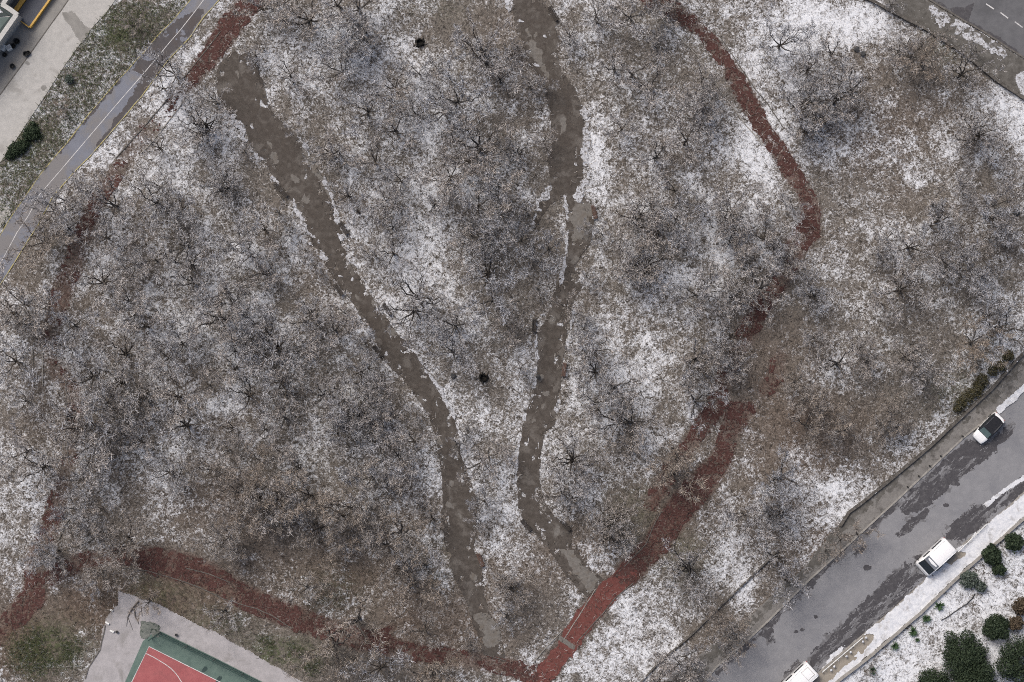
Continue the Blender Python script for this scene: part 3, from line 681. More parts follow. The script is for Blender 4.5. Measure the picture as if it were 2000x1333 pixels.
track([(1275, 985, 1.0, .6), (1292, 950, 1.0, .7), (1315, 910, 1.0, .4), (1367, 840, 1.0, .6), (1395, 800, 1.3, .7), (1410, 757, 1.0, .65), (1435, 690, 1.0, .5), (1460, 650, 1.2, .6), (1485, 600, 1.2, .65), (1520, 560, 1.0, .6), (1545, 520, 1.0, .45), (1555, 480, 1.4, .85), (1580, 450, 1.5, .95), (1586, 415, 1.1, .75), (1572, 375, .9, .75), (1550, 340, 1.1, 1.0), (1515, 285, 1.0, 1.0), (1490, 250, 1.0, .95), (1459, 194, 1.1, .85), (1430, 140, .9, .9), (1408, 107, .8, .95), (1372, 62, .7, .75), (1345, 40, 1.1, .65), (1310, 20, 1.1, .6), (1270, -5, 1.1, .7), (1230, -30, 1, .7)], 227, M['red'], 0.006)
track([(1500, 760, 1.0, .5), (1515, 735, 1.0, .5), (1522, 700, 1.0, .35)], 231, M['red'], 0.012)
fattr(GROUND_ME, 'red', np.clip(GROUND_RED, 0, 1))
EDGES = [
 [(1293, 38), (1324, 69), (1367, 115), (1413, 186), (1457, 245), (1490, 283)], [(1406, 71), (1444, 128), (1474, 173), (1500, 204), (1530, 250)],
 [(430, 62), (405, 95), (360, 150), (318, 205), (270, 260), (225, 310)], [(368, 185), (335, 230), (290, 285), (275, 300)],
 [(235, 1108), (290, 1116), (344, 1131), (390, 1148), (434, 1169), (500, 1189), (530, 1202), (570, 1228)], [(362, 1110), (410, 1122), (449, 1138)],
 [(1102, 1248), (1130, 1205), (1163, 1151)], [(1130, 1250), (1179, 1197), (1200, 1170), (1236, 1139)], [(1219, 1108), (1262, 1062), (1280, 1020), (1293, 998)],
 [(1043, 1293), (1080, 1250), (1098, 1232)], [(944, 1277), (965, 1284), (988, 1292)], [(128, 745), (130, 800), (131, 880), (134, 905)], [(82, 680), (84, 720), (83, 755)], [(64, 680), (66, 730), (66, 755)],
 [(140, 1010), (128, 1025), (115, 1055)], [(1083, 700), (1084, 690)], [(130, 1075), (170, 1060), (205, 1042)]]
for i, e in enumerate(EDGES):
    strip('track_edging', e, 0.10, -0.05, 0.05, M['kerb'] if i % 3 == 0 else M['kerbdark'], kind='structure', step=0.9, wob=0.035, seed=i)
# crossing slab between the two red strips
poly_sheet('concrete_slab', [(1092, 1240), (1124, 1262), (1120, 1270), (1088, 1248)], 0.02, M['mud_pale'], res=0.08, jit=0.08, jf=2.0, seed=3)

# ------------------------------------------------------------------ ball court (lower left)
CONC = [(231, 1154), (276, 1169), (312, 1182), (381, 1218), (420, 1235), (500, 1280), (590, 1333), (650, 1370), (120, 1380), (166, 1327), (173, 1304), (195, 1270), (202, 1227), (208, 1205), (229, 1182)]
poly_sheet('court_surround', CONC, 0.004, M['court_conc'], res=0.12, jit=0.15, jf=1.1, seed=80)
flat_poly('court_surface', [(293, 1240), (313, 1233), (420, 1285), (530, 1341), (590, 1372), (215, 1380), (244, 1333), (279, 1253)], 0.018, M['court_green'])
flat_poly('court_playing_area', [(291, 1263), (431, 1333), (540, 1388), (225, 1390), (257, 1333)], 0.024, M['court_red'])
strip('court_line', [(225, 1390), (257, 1333), (291, 1263), (431, 1333), (540, 1388)], 0.085, 0.010, 0.030, M['linewhite'], kind='structure')
arcp = [(286, 1277), (300, 1284), (312, 1291), (324, 1298.5), (334, 1306), (342, 1314), (348, 1322), (355, 1333), (362, 1350)]
strip('court_line', arcp, 0.085, 0.010, 0.034, M['linewhite'], kind='structure', step=0.5)
for i, (x, y) in enumerate([(399, 1307), (427, 1326)]):
    poly_sheet('puddle', [(x - 6, y + 7), (x - 3, y - 2), (x + 1, y - 6), (x + 6, y - 4), (x + 7, y + 1), (x + 2, y + 5)], 0.028, M['puddle'], res=0.06, jit=0.06, jf=3, seed=i, kind='stuff')
strip('kerb', [(166, 1327), (173, 1304), (195, 1270), (203, 1235), (206, 1222)], 0.14, -0.05, 0.08, M['kerbdark'], kind='structure', step=1.0, wob=0.03)

# ------------------------------------------------------------------ walls
def wall_thing(name, pts, w, h, label, m, cap=True, seed=0):
    x, y, _ = W(*pts[len(pts) // 2])
    P = [(W(*p)[0] - x, W(*p)[1] - y) for p in pts]
    t = empty(name, (x, y, 0)); tag(t, label, 'wall')
    strip('wall_body', None, w, -0.1, h, m, parent=t, step=1.2, wob=0.03, seed=seed, world_pts=P)
    if cap: strip('wall_cap', None, w + 0.1, h + 0.002, h + 0.08, M['kerb'], parent=t, step=1.2, wob=0.03, seed=seed, world_pts=P)
    return t
wall_thing('retaining_wall', [(1660, -20), (1694, -2), (1735, 20), (1809, 59), (1878, 102), (1946, 158), (2000, 194), (2050, 232)], 0.35, 0.55, 'dark stone wall below the upper right road verge', M['wall'], cap=False, seed=1)
wall_thing('retaining_wall', [(1640, 1028), (1658, 1000), (1680, 984), (1747, 930), (1816, 872), (1880, 812), (1934, 762), (2000, 688), (2040, 644)], 0.3, 0.45, 'dark low retaining wall between wood and pavement above the parked car', M['wall'], cap=False, seed=2)
wall_thing('retaining_wall', [(1250, 1335), (1281, 1299), (1330, 1257), (1355, 1235), (1378, 1212), (1440, 1152), (1500, 1095), (1520, 1076)], 0.16, 0.3, 'thin low stone wall crossing snowy slope at the bottom right of the wood', M['wall'], cap=False, seed=3)
wall_thing('low_wall', [(1600, 1362), (1640, 1327), (1703, 1278), (1797, 1197), (1887, 1111), (2003, 1009), (2060, 958)], 0.32, 0.5, 'grey concrete wall between snowy pavement and white planted bank, bottom right', M['kerb'], cap=False, seed=4)

# ------------------------------------------------------------------ bare trees
def prisms(P0, P1, R0, R1, n=3):
    P0 = np.asarray(P0, float); P1 = np.asarray(P1, float)
    d = P1 - P0; L = np.linalg.norm(d, axis=1, keepdims=True); d = d / np.maximum(L, 1e-6)
    ref = np.where(np.abs(d[:, 2:3]) > 0.9, [[1., 0, 0]], [[0, 0, 1.]])
    u = np.cross(d, ref); u /= np.linalg.norm(u, axis=1, keepdims=True); w = np.cross(u, d)
    V = []
    for (P, R) in ((P0, R0), (P1, R1)):
        for k in range(n):
            a = 2 * math.pi * k / n + math.pi / 2 / n
            V.append(P + (u * math.cos(a) + w * math.sin(a)) * np.asarray(R)[:, None])
    m = len(P0)
    V = np.stack(V, 1).reshape(-1, 3)
    b = (np.arange(m) * 2 * n)[:, None]
    F = np.concatenate([b + np.array([[k, (k + 1) % n, n + (k + 1) % n, n + k]]) for k in range(n)], 0)
    return V, F

def gen_tree(seed, R, H, nl, dens=1.0, spread=1.0, stout=1.0):
    r = random.Random(seed)
    thick = []; twig = []
    h0 = r.uniform(0.16, 0.26) * H
    lean = Vector((r.uniform(-.25, .25), r.uniform(-.25, .25), 0))
    rt = (0.045 + 0.026 * R) * stout
    base = Vector((0, 0, -0.15)); p = base
    for i in range(3):
        q = Vector((0, 0, h0 * (i + 1) / 3)) + lean * ((i + 1) / 3) ** 1.5
        thick.append((p, q, rt * (1.35 - .25 * i) if i == 0 else rt * (1.1 - .1 * (i - 1)), rt * (1.1 - .1 * i))); p = q
    top = p
    def twigs_from(pt, d, scale, count):
        for _ in range(count):
            a = r.uniform(0, 2 * math.pi)
            v = (d * 0.55 + Vector((math.cos(a), math.sin(a), r.uniform(-.15, .9)))).normalized()
            L = r.uniform(.28, .80) * scale
            m = pt + v * L * .5
            v2 = (v + Vector((r.uniform(-.5, .5), r.uniform(-.5, .5), r.uniform(-.2, .4)))).normalized()
            e = m + v2 * L * .55
            w0 = r.uniform(.014, .027)
            twig.append((pt, m, w0, w0 * .8)); twig.append((m, e, w0 * .8, w0 * .45))
            if r.random() < .6:
                v3 = (v + Vector((r.uniform(-.9, .9), r.uniform(-.9, .9), r.uniform(-.2, .4)))).normalized()
                twig.append((m, m + v3 * L * .5, w0 * .75, w0 * .4))
    for l in range(nl):
        az = 2 * math.pi * (l + r.uniform(-.3, .3)) / nl
        out = r.uniform(.72, 1.02) * R * spread if l > 0 else .35 * R
        rise = (H - h0) * r.uniform(.55, 1.0)
        nseg = 7; p = top + Vector((0, 0, -r.uniform(0, .25) * h0)); rad = rt * r.uniform(.6, .8)
        zb = p.z; bend = r.uniform(-.5, .5)
        for i in range(nseg):
            t1 = (i + 1) / nseg
            aa = az + bend * t1 + r.uniform(-.13, .13)
            q = top.xy.to_3d() + Vector((math.cos(aa), math.sin(aa), 0)) * out * (t1 ** .85)
            q.z = zb + rise * (t1 ** 1.15) + r.uniform(-.1, .1)
            r2 = max(.022, rad * .80)
            thick.append((p, q, rad, r2))
            d = (q - p).normalized()
            if i >= 1:
                nb = 2 if i < nseg - 1 else 3
                for b in range(nb):
                    a = r.uniform(-1.25, 1.25)
                    v = Matrix.Rotation(a, 3, 'Z') @ d
                    v = (v + Vector((0, 0, r.uniform(-.15, .55)))).normalized()
                    L = R * r.uniform(.22, .46) * (1.1 - .4 * t1)
                    pb = q; rb = max(.016, r2 * .5)
                    for s in range(4):
                        v = (v + Vector((r.uniform(-.35, .35), r.uniform(-.35, .35), r.uniform(-.12, .25)))).normalized()
                        qb = pb + v * L / 4 * 1.1
                        thick.append((pb, qb, rb, rb * .78)) if rb > .02 else twig.append((pb, qb, rb, rb * .78))
                        rb *= .78
                        twigs_from(qb, v, 1.0, max(1, int(round(3 * dens))))
                        pb = qb
            p = q; rad = r2
    def tomesh(L, n, nm, mt):
        P0 = [tuple(s[0]) for s in L]; P1 = [tuple(s[1]) for s in L]
        V, F = prisms(P0, P1, [s[2] for s in L], [s[3] for s in L], n)
        me_ = arr_mesh(nm, V, F, mt, smooth=(n > 3))
        fattr(me_, 'tone', np.repeat(np.random.default_rng(seed).random(len(L)), 2 * n))
        return me_
    return tomesh(thick, 5, 'trunk', M['bark']), twig, tomesh
PROTO = []
for i in range(12):
    rr = random.Random(500 + i)
    R = 3.4 * rr.uniform(.85, 1.15); H = rr.uniform(6.5, 9.0)
    trunk, tw, tm = gen_tree(900 + i, R, H, rr.randint(4, 7), .7 if i % 3 == 0 else .95, 1.0, 1.45 if i % 3 == 0 else .9)
    grey = tm(tw, 3, 'crown', M['twig'])
    brown = grey.copy(); brown.materials.clear(); brown.materials.append(M['twig_brown'])
    PROTO.append((trunk, grey, brown, R))

TT = {
(0, 0): [(1356,583),(1258,680),(1656,790),(1547,980),(1583,973),(1602,998),(1562,1023),(1237,1148),(1878,1167)],
(500, 0): [(60,85),(167,40),(216,32),(412,187),(647,59),(797,102),(825,232),(843,258),(816,314),(849,325),(692,341),(703,434),(686,567),(62,386),(5,435),(5,480),(266,590),(284,637),(1256,572),(1388,530),(1660,412),(1754,445),(1760,509),(1914,368),(1872,634),(1072,700),(1030,762),(857,884),(1223,884),(1436,803),(1438,852),(1525,800),(314,993),(1076,1009),(587,1195),(637,1189),(907,1250),(1699,1148),(1622,1242),(1922,1138),(1907,1152)],
(1000, 0): [(13,355),(42,368),(2,440),(648,132),(657,178),(914,164),(440,287),(441,341),(1133,40),(1162,47),(1146,77),(1101,307),(1097,359),(145,675),(186,681),(247,694),(783,546),(921,586),(1065,674),(1465,610),(1460,664),(1531,680),(1404,808),(1437,808),(1393,839),(1505,885),(830,996),(239,1093),(50,1195),(1148,1144),(1094,1223),(1313,1103)],
(1500, 0): [(80,363),(477,423),(294,561),(559,617),(231,695),(643,706),(502,790),(216,851),(322,824),(352,929),(395,912),(255,973),(283,1009),(995,396),(1050,366),(1095,446),(1173,500),(1449,591),(1541,1012),(1580,1049),(1535,1069),(1678,1234)],
(0, 330): [(688,180),(518,255),(441,337),(622,293),(530,460),(461,490),(362,577),(899,287),(1245,157),(1211,269),(1408,298),(1347,369),(1754,79),(1683,139),(1751,145),(1758,172),(831,529),(1020,565),(1441,588),(1051,735),(1012,825),(1206,710),(1464,738),(1482,880),(806,880),(1859,573),(1908,664),(1742,936),(1783,1039),(1720,1143),(218,1045),(122,1100),(371,1052),(245,1181),(581,1195),(1008,1018),(1051,1116),(1139,1210),(1478,1224),(1926,1264)],
(500, 330): [(1121,104),(1456,107),(1485,80),(720,214),(789,335),(1003,238),(1071,286),(1355,281),(1693,303),(1863,212),(1893,284),(178,338),(88,485),(280,464),(265,511),(1048,464),(388,629),(438,737),(536,815),(75,800),(103,800),(870,663),(902,654),(1056,655),(1648,510),(1751,490),(1613,571),(1745,586),(1779,801),(421,1116),(397,1165),(466,1159),(684,1108),(611,1241),(1233,995),(1219,1065),(1359,1045),(1823,1008),(1531,1217),(1915,1198),(8,1203),(93,1318)],
(1000, 330): [(79,353),(107,332),(72,550),(281,615),(155,678),(201,920),(414,1056),(565,453),(694,508),(755,535),(1242,158),(1062,287),(1082,328),(943,374),(982,352),(1251,378),(1117,489),(1262,514),(1420,283),(1434,311),(1671,348),(1638,378),(1697,472),(1655,578),(1716,690),(1938,404),(1928,531),(566,823),(616,871),(866,787),(895,788),(973,741),(1027,757),(1002,782),(1417,969),(1472,971),(1736,952),(1691,985),(1726,993),(1876,916),(563,1181),(555,1218),(1656,1301)],
(1500, 330): [(187,303),(105,687),(125,720),(1467,114),(1476,167),(1257,268),(1278,408),(1240,434),(1718,271),(1691,381),(1689,536),(1766,533),(906,551),(869,580),(846,653),(874,697),(1065,607),(1316,664),(1384,769),(1433,778),(1557,806),(1630,820),(1047,841),(998,921),(872,1038),(318,980),(347,980),(1662,1127),(1626,1152),(1729,1236),(342,1293),(330,1325),(680,1318)],
(0, 660): [(163,193),(567,90),(967,124),(1290,62),(1426,38),(1318,151),(733,287),(224,487),(958,353),(1072,383),(1102,446),(1065,467),(852,500),(931,562),(571,606),(607,637),(741,663),(871,729),(940,730),(1385,453),(1612,366),(1875,47),(1806,103),(1814,223),(1916,440),(1437,671),(1806,694),(235,860),(733,826),(1103,802),(748,938),(367,984),(649,1079),(1320,1022),(1379,1043),(1763,856),(1640,1006),(1889,1082),(1823,1181),(577,1313),(795,1310)],
(500, 660): [(167,90),(382,95),(838,47),(863,235),(806,263),(811,350),(970,343),(207,333),(232,440),(513,447),(688,520),(667,551),(792,544),(799,588),(900,544),(945,535),(922,648),(925,690),(227,615),(80,699),(614,719),(733,750),(1231,588),(1505,108),(1220,796),(973,932),(1101,905),(197,882),(35,932),(341,992),(887,1063),(1012,1143),(1621,703),(1608,733),(1543,803),(1784,912),(1747,951),(1912,852),(104,1155),(112,1175),(38,1218),(261,1170),(427,1203),(167,1275),(83,1297),(245,1317),(735,1300),(803,1311),(1258,1278),(1289,1310),(1742,1245)],
(1000, 660): [(550,93),(609,105),(72,234),(103,285),(626,246),(789,380),(623,501),(834,633),(894,645),(913,863),(452,943),(482,960),(390,1203),(451,1222),(1400,155),(1350,181),(1454,223),(1602,43),(1633,88),(1664,202),(1664,232),(1388,470),(1260,894),(1241,916),(1219,1030)],
(1500, 660): [(685,80),(529,209),(739,196),(199,338),(261,476),(400,578),(277,656),(580,703),(1029,156),(1072,166),(1155,294),(1546,46),(1550,98),(914,517),(924,563),(900,645),(884,674),(962,679),(86,1068),(42,1097)],
(0, 993): [(592,82),(680,100),(638,135),(390,308),(451,319),(397,349),(435,376),(1000,241),(999,282),(816,470),(788,487),(726,583),(1709,229),(1757,222),(1796,309),(1840,40),(1152,708),(1727,780)],
(500, 993): [(167,84),(466,118),(524,135),(669,55),(716,115),(597,280),(1001,274),(1108,187),(1357,72),(1700,85),(1700,118),(1108,440),(1139,420),(1308,437),(1185,573),(390,588),(532,563),(789,836),(1291,931),(1920,815),(548,1034),(591,1024),(1633,1015),(1647,1044),(973,1198),(1389,1237),(1353,1281),(1906,536)],
(1000, 993): [(5,595),(31,576),(792,97),(730,147),(788,147),(767,204),(1351,435),(1353,457),(1614,854),(1668,900),(1614,994),(1336,1141),(1287,1179),(1353,1214),(1121,1314),(1768,27)],
(1500, 993): [(12,60),(95,47),(-12,27),(58,367),(130,547)]}
DOTS = [(ox + x / 3.92, oy + y / 3.92) for (ox, oy), L in TT.items() for (x, y) in L]
# stems closer than 1.3 m grow from one root: one multi-stemmed tree
par = list(range(len(DOTS)))
def find(i):
    while par[i] != i: i = par[i]
    return i
for i in range(len(DOTS)):
    for j in range(i):
        if math.dist(DOTS[i], DOTS[j]) < 20.5: par[find(i)] = find(j)
CL = {}
for i in range(len(DOTS)): CL.setdefault(find(i), []).append(DOTS[i])
TREES = list(CL.values())

def xat(line, y):
    for (x0, y0), (x1, y1) in zip(line[:-1], line[1:]):
        if min(y0, y1) <= y <= max(y0, y1): return x0 + (x1 - x0) * (y - y0) / (y1 - y0 + 1e-9)
    return line[0][0] if y < line[0][1] else line[-1][0]
LPC = [(470, 130), (540, 300), (620, 420), (740, 620), (850, 790), (890, 930), (905, 1060), (950, 1220), (990, 1333)]
RPC = [(1030, 0), (1105, 200), (1110, 400), (1090, 600), (1070, 760), (1035, 950), (1080, 1050), (1160, 1150), (1060, 1333)]
RTC = [(1270, 0), (1420, 130), (1530, 310), (1590, 430), (1500, 580), (1420, 750), (1400, 900), (1300, 1020), (1150, 1200), (1050, 1333)]
LTC = [(470, 20), (350, 185), (215, 352), (150, 500), (98, 650), (145, 780), (125, 930), (66, 1130), (20, 1333)]
def region(x, y):
    if x < xat(LTC, y) - 3: return 'beside the cycle road' if y < 560 else 'left of the left red track'
    if y > 1190 and x < 640 or (y > 1140 and x < 520): return 'beside the ball court'
    if y > 1230 and x < 940: return 'below the bottom red track'
    if y < 130 and x < 1020: return 'in the top wood'
    if x < xat(LPC, y):
        a, b = xat(LTC, y), xat(LPC, y); t = (x - a) / (b - a)
        return 'just right of left red track' if t < .27 else 'toward the left red track' if t < .5 else 'toward the left dirt path' if t < .76 else 'just left of left dirt path'
    if x < xat(RPC, y): return 'between the two dirt paths'
    if x < xat(RTC, y):
        a, b = xat(RPC, y), xat(RTC, y)
        return 'just right of right dirt path' if (x - a) < .5 * (b - a) else 'just left of right red track'
    if y > 1060: return 'on bottom right slope'
    return 'right of the right red track'
BANDS = [(170, 'at the very top'), (330, 'high up'), (460, 'upper part'), (560, 'above the middle'), (670, 'at mid height'), (780, 'below the middle'), (880, 'lower middle part'), (980, 'lower part'), (1080, 'far down'), (9999, 'at the bottom')]
ORD = ['leftmost', 'second from left', 'third from left', 'fourth from left', 'fifth from left', 'sixth from left', 'seventh from left', 'eighth from left', 'ninth from left', 'tenth from left', 'eleventh from left', 'twelfth from left']
STEM = {1: 'single-stemmed', 2: 'two-stemmed', 3: 'three-stemmed', 4: 'four-stemmed', 5: 'five-stemmed'}
info = []
for t in TREES:
    cx = sum(p[0] for p in t) / len(t); cy = sum(p[1] for p in t) / len(t)
    band = next(b for (lim, b) in BANDS if cy < lim)
    info.append((region(cx, cy), band, len(t), cx, cy, t))
keys = {}
for i in info: keys.setdefault(i[:3], []).append(i)
rT = random.Random(77)
PATHS_ = [WP(LP), WP(RP)]
M['bark_dark'] = bark_material('dark_bark', (0.026, 0.023, 0.021), (0.066, 0.060, 0.055), (0.10, 0.095, 0.09), False)
DARK = []
for i in range(4):
    rr = random.Random(640 + i)
    tr_, tw_, tm_ = gen_tree(1700 + i, 3.9, 8.5, rr.randint(6, 8), .75, 1.05, 1.2)
    tr_.materials.clear(); tr_.materials.append(M['bark_dark'])
    DARK.append((tr_, tm_(tw_, 3, 'crown', M['twig']), None, 3.9))
DARK_AT = [(437, 360), (310, 395), (205, 553), (247, 690), (1220, 823), (1245, 522), (1760, 95), (1868, 150), (1621, 108), (685, 385), (813, 590), (1240, 425), (1110, 902), (954, 535), (400, 253), (93, 912), (1110, 968), (1515, 1000), (1590, 232), (1895, 265), (1435, 578), (590, 455), (1770, 485), (240, 750), (460, 685), (905, 845), (700, 800), (1415, 675), (370, 480), (1340, 1105), (1197, 1025), (150, 820)]
print('TREES', len(TREES), 'max', max(len(v) for v in keys.values()))
BROWN_AT = [(870, 30, 110), (680, 1120, 190), (450, 990, 120), (880, 1240, 150), (1340, 960, 110), (1610, 850, 120), (1790, 160, 90), (1230, 1020, 90), (350, 1120, 150), (1340, 1100, 80), (1850, 660, 90), (640, 1250, 100), (100, 480, 60), (1420, 1230, 70), (1720, 830, 60)]
for key, L in keys.items():
    L.sort(key=lambda q: q[3])
    for k, (reg, band, ns, cx, cy, t) in enumerate(L):
        stems = STEM[min(ns, 5)]
        lab = ('%s bare tree %s, %s' % (stems, reg, band)) if len(L) == 1 else ('%s %s bare tree %s, %s' % (ORD[min(k, 11)], stems, reg, band))
        x, y, _ = W(cx, cy)
        root = empty('bare_tree', (x, y, -0.05)); tag(root, lab, 'tree', 'bare trees of the wood')
        isb = any(math.hypot(cx - a_, cy - b_) < c_ * rT.uniform(.6, 1.15) for a_, b_, c_ in BROWN_AT)
        base = rT.uniform(.62, 1.2) * (1.0 if ns == 1 else 0.86 if ns == 2 else 0.76)
        if 'court' in reg: base *= .75
        dp_ = min(float(dist_line(PA, np.array([x]), np.array([y]), closed=True)[0]) for PA in PATHS_)
        if dp_ < 3.4: base *= max(.5, dp_ / 3.4)
        for (dx, dy) in t:
            tr, grey, brown, R = PROTO[rT.randrange(len(PROTO))]
            if any(math.hypot(cx - a_, cy - b_) < 22 for a_, b_ in DARK_AT):
                tr, grey, _b, R = DARK[rT.randrange(4)]; brown = grey
            sx, sy, _ = W(dx, dy)
            rz = rT.uniform(0, 6.283); sc = base * rT.uniform(.88, 1.1)
            lx, ly = sx - x, sy - y; dd = math.hypot(lx, ly)
            tilt = 0.12 if ns > 1 else 0.03
            rot = (Matrix.Rotation(rT.uniform(-.04, .04) - (ly / dd * tilt if dd > 0 else 0), 3, 'X') @ Matrix.Rotation(rT.uniform(-.04, .04) + (lx / dd * tilt if dd > 0 else 0), 3, 'Y') @ Matrix.Rotation(rz, 3, 'Z')).to_euler()
            for nm, mesh in (('trunk', tr), ('crown', brown if isb else grey)):
                o = obj(nm, mesh, root, (lx, ly, 0), 0, sc * (1, 1)[0])
                o.rotation_euler = rot

# ------------------------------------------------------------------ brushwood and dead stalks between the trees
EXC = [WP(LP), WP(RP), WP(CY_L2 + CY_R2[::-1]), WP(NW_IN + SE_OUT[::-1]), WP(CONC), WP([(-300, -60), (260, -60), (222, 5), (84, 194), (13, 301), (-90, 420)]), WP([(1705, -20), (1735, 20), (1809, 59), (1878, 102), (1946, 158), (2100, 250), (2100, -40)])]
def scatter(n, seed, dens):
    g_ = np.random.default_rng(seed)
    x = g_.uniform(-63, 63, n); y = g_.uniform(-43, 43, n)
    k = g_.random(n) < dens(x, y)
    for i_, P in enumerate(EXC):
        k &= ~(sdf(P, x, y) > (.15 + .9 * g_.random(n) ** 2)) if i_ < 2 else ~inside(P, x, y)
    return x[k], y[k], g_
def brush_mesh(name, x, y, g_, L0, L1, w0, w1, hmax, mt, lift=0.6, frost=None):
    n = len(x)
    a = g_.uniform(0, 2 * np.pi, n); L = g_.uniform(L0, L1, n); z0 = g_.uniform(-.03, hmax, n) * g_.random(n)
    b = a + g_.uniform(-1.1, 1.1, n); w = g_.uniform(w0, w1, n)
    P0 = np.stack([x, y, z0], 1)
    P1 = P0 + np.stack([np.cos(a) * L * .5, np.sin(a) * L * .5, g_.uniform(-.05, lift, n) * L * .5], 1)
    P2 = P1 + np.stack([np.cos(b) * L * .5, np.sin(b) * L * .5, g_.uniform(-.2, lift, n) * L * .4], 1)
    V, F = prisms(np.concatenate([P0, P1]), np.concatenate([P1, P2]), np.concatenate([w, w * .85]), np.concatenate([w * .85, w * .4]), 3)
    me = arr_mesh(name, V, F, mt)
    t = g_.random(n)
    if frost is not None: t = t * frost(x, y)
    fattr(me, 'tone', np.repeat(np.concatenate([t, t]), 6))
    return me
def dens_brush(x, y):
    px = x * PPM + 1000; py = 666.5 - y * PPM
    se = (px - 1633) * 0.66 + (py - 1327) * 0.75 > 0
    d = np.clip(0.75 - blobs(px, py, SNOWBLOBS) * 1.3, 0.12, 1)
    return np.where(se, 0.30, d)
bx, by, g_ = scatter(62000, 3, dens_brush)
def frost_at(x, y):
    px = x * PPM + 1000; py = 666.5 - y * PPM
    t = np.clip(.80 + blobs(px, py, SNOWBLOBS) * .9 - blobs(px, py, BROWNBLOBS) * .35, .45, 1.0)
    return np.where((px - 1633) * 0.66 + (py - 1327) * 0.75 > 0, .6, t)
tag(obj('brushwood', brush_mesh('brushwood', bx, by, g_, .25, .8, .013, .026, .35, M['brush'], frost=frost_at)), 'frosted brushwood and dead stalks covering the woodland floor', 'brushwood', kind='stuff')
VERGE = WP([(222, 5), (372, 0), (334, 43), (281, 102), (173, 224), (79, 340), (0, 455), (0, 400), (0, 318), (50, 245), (124, 132), (176, 59)])
x = np.random.default_rng(5).uniform(-63, -39, 26000); y = np.random.default_rng(6).uniform(12, 43, 26000)
k = inside(VERGE, x, y); x = x[k]; y = y[k]
tag(obj('verge_grass', brush_mesh('verge_grass', x, y, np.random.default_rng(8), .2, .5, .015, .03, .25, M['weed'])), 'snow dusted green and brown weeds on the cycle road verge', 'weeds', kind='stuff')
def greens(n, seed, poly):
    P = WP(poly); g2 = np.random.default_rng(seed)
    x = g2.uniform(P[:, 0].min(), P[:, 0].max(), n); y = g2.uniform(P[:, 1].min(), P[:, 1].max(), n)
    k = np.clip(sdf(P, x, y) / 2.2 + .25, 0, 1) * np.clip((fbm(x, y, .5, 4, seed) - .36) * 5, 0, 1) > g2.random(n)
    return x[k], y[k], g2
for sd, poly, lab in ((21, [(20, 1240), (90, 1215), (170, 1245), (150, 1300), (60, 1333), (10, 1300)], 'dull green weeds left of the ball court'),
                      (22, [(500, 1240), (560, 1250), (640, 1300), (610, 1322), (540, 1285)], 'green grass strip between court concrete and bottom red track')):
    x, y, g2 = greens(9000, sd, poly)
    tag(obj('weeds', brush_mesh('weeds', x, y, g2, .15, .4, .012, .024, .2, M['weed'])), lab, 'weeds', kind='stuff')

# ------------------------------------------------------------------ evergreen shrubs and trees
def leaf_mass(name, seed, lumps, n, leaf, mt, flat=0.75):
    """lumps: (x,y,z,rx,ry,rz); leaf-sized faces on and under the lumpy surface"""
    g2 = np.random.default_rng(seed)
    vol = np.array([l[3] * l[4] for l in lumps]); pick = g2.choice(len(lumps), n, p=vol / vol.sum())
    L = np.array(lumps)[pick]
    d = g2.normal(size=(n, 3)); d /= np.linalg.norm(d, axis=1, keepdims=True); d[:, 2] = np.abs(d[:, 2]) * 1.1 - .25
    rad = g2.uniform(.5, 1.06, n) ** .7 * np.where(g2.random(n) < .12, g2.uniform(1, 1.22, n), 1)
    rad *= 0.62 + .76 * fbm(d[:, 0] * 3 + L[:, 0] * 2, d[:, 1] * 3 + L[:, 1] * 2 + d[:, 2], 1.3, 3, seed)
    C = L[:, :3] + d * L[:, 3:6] * rad[:, None]; C[:, 2] = np.maximum(C[:, 2], .03)
    nrm = d + g2.normal(size=(n, 3)) * .8; nrm /= np.linalg.norm(nrm, axis=1, keepdims=True)
    u = np.cross(nrm, g2.normal(size=(n, 3))); u /= np.linalg.norm(u, axis=1, keepdims=True); w = np.cross(nrm, u)
    s_ = leaf * g2.uniform(.6, 1.3, n)[:, None]
    V = np.stack([C - u * s_, C + w * s_ * .5, C + u * s_, C - w * s_ * .5], 1).reshape(-1, 3)
    F = (np.arange(n) * 4)[:, None] + np.arange(4)[None]
    return arr_mesh(name, V, F, mt)
def lumpy(seed, R, H, k, z0=0.2):
    r = random.Random(seed); L = [(0, 0, z0 + H * .4, R * .75, R * .75, H * .6)]
    for i in range(k):
        a = 2 * math.pi * i / k + r.uniform(-.3, .3); q = r.uniform(.45, .65) * R
        L.append((math.cos(a) * q, math.sin(a) * q, z0 + H * r.uniform(.25, .5), R * r.uniform(.34, .5), R * r.uniform(.34, .5), H * r.uniform(.35, .5)))
    return L
def evergreen(name, cat, px, py, R, H, lab, mt, n, leaf=.13, k=7, seed=0, lumps=None):
    x, y, _ = W(px, py, H * .5)
    t = empty(name, (x, y, 0)); tag(t, lab, cat)
    MB().tube([(0, 0, -.1), (0.05, 0, H * .3), (0, .05, H * .6)], [R * .07 + .03, R * .05 + .02, .02]).build('trunk', M['bark'], t)
    obj('crown', leaf_mass('crown', seed, lumps or lumpy(seed, R, H, k), n, leaf, mt), t)
    return t
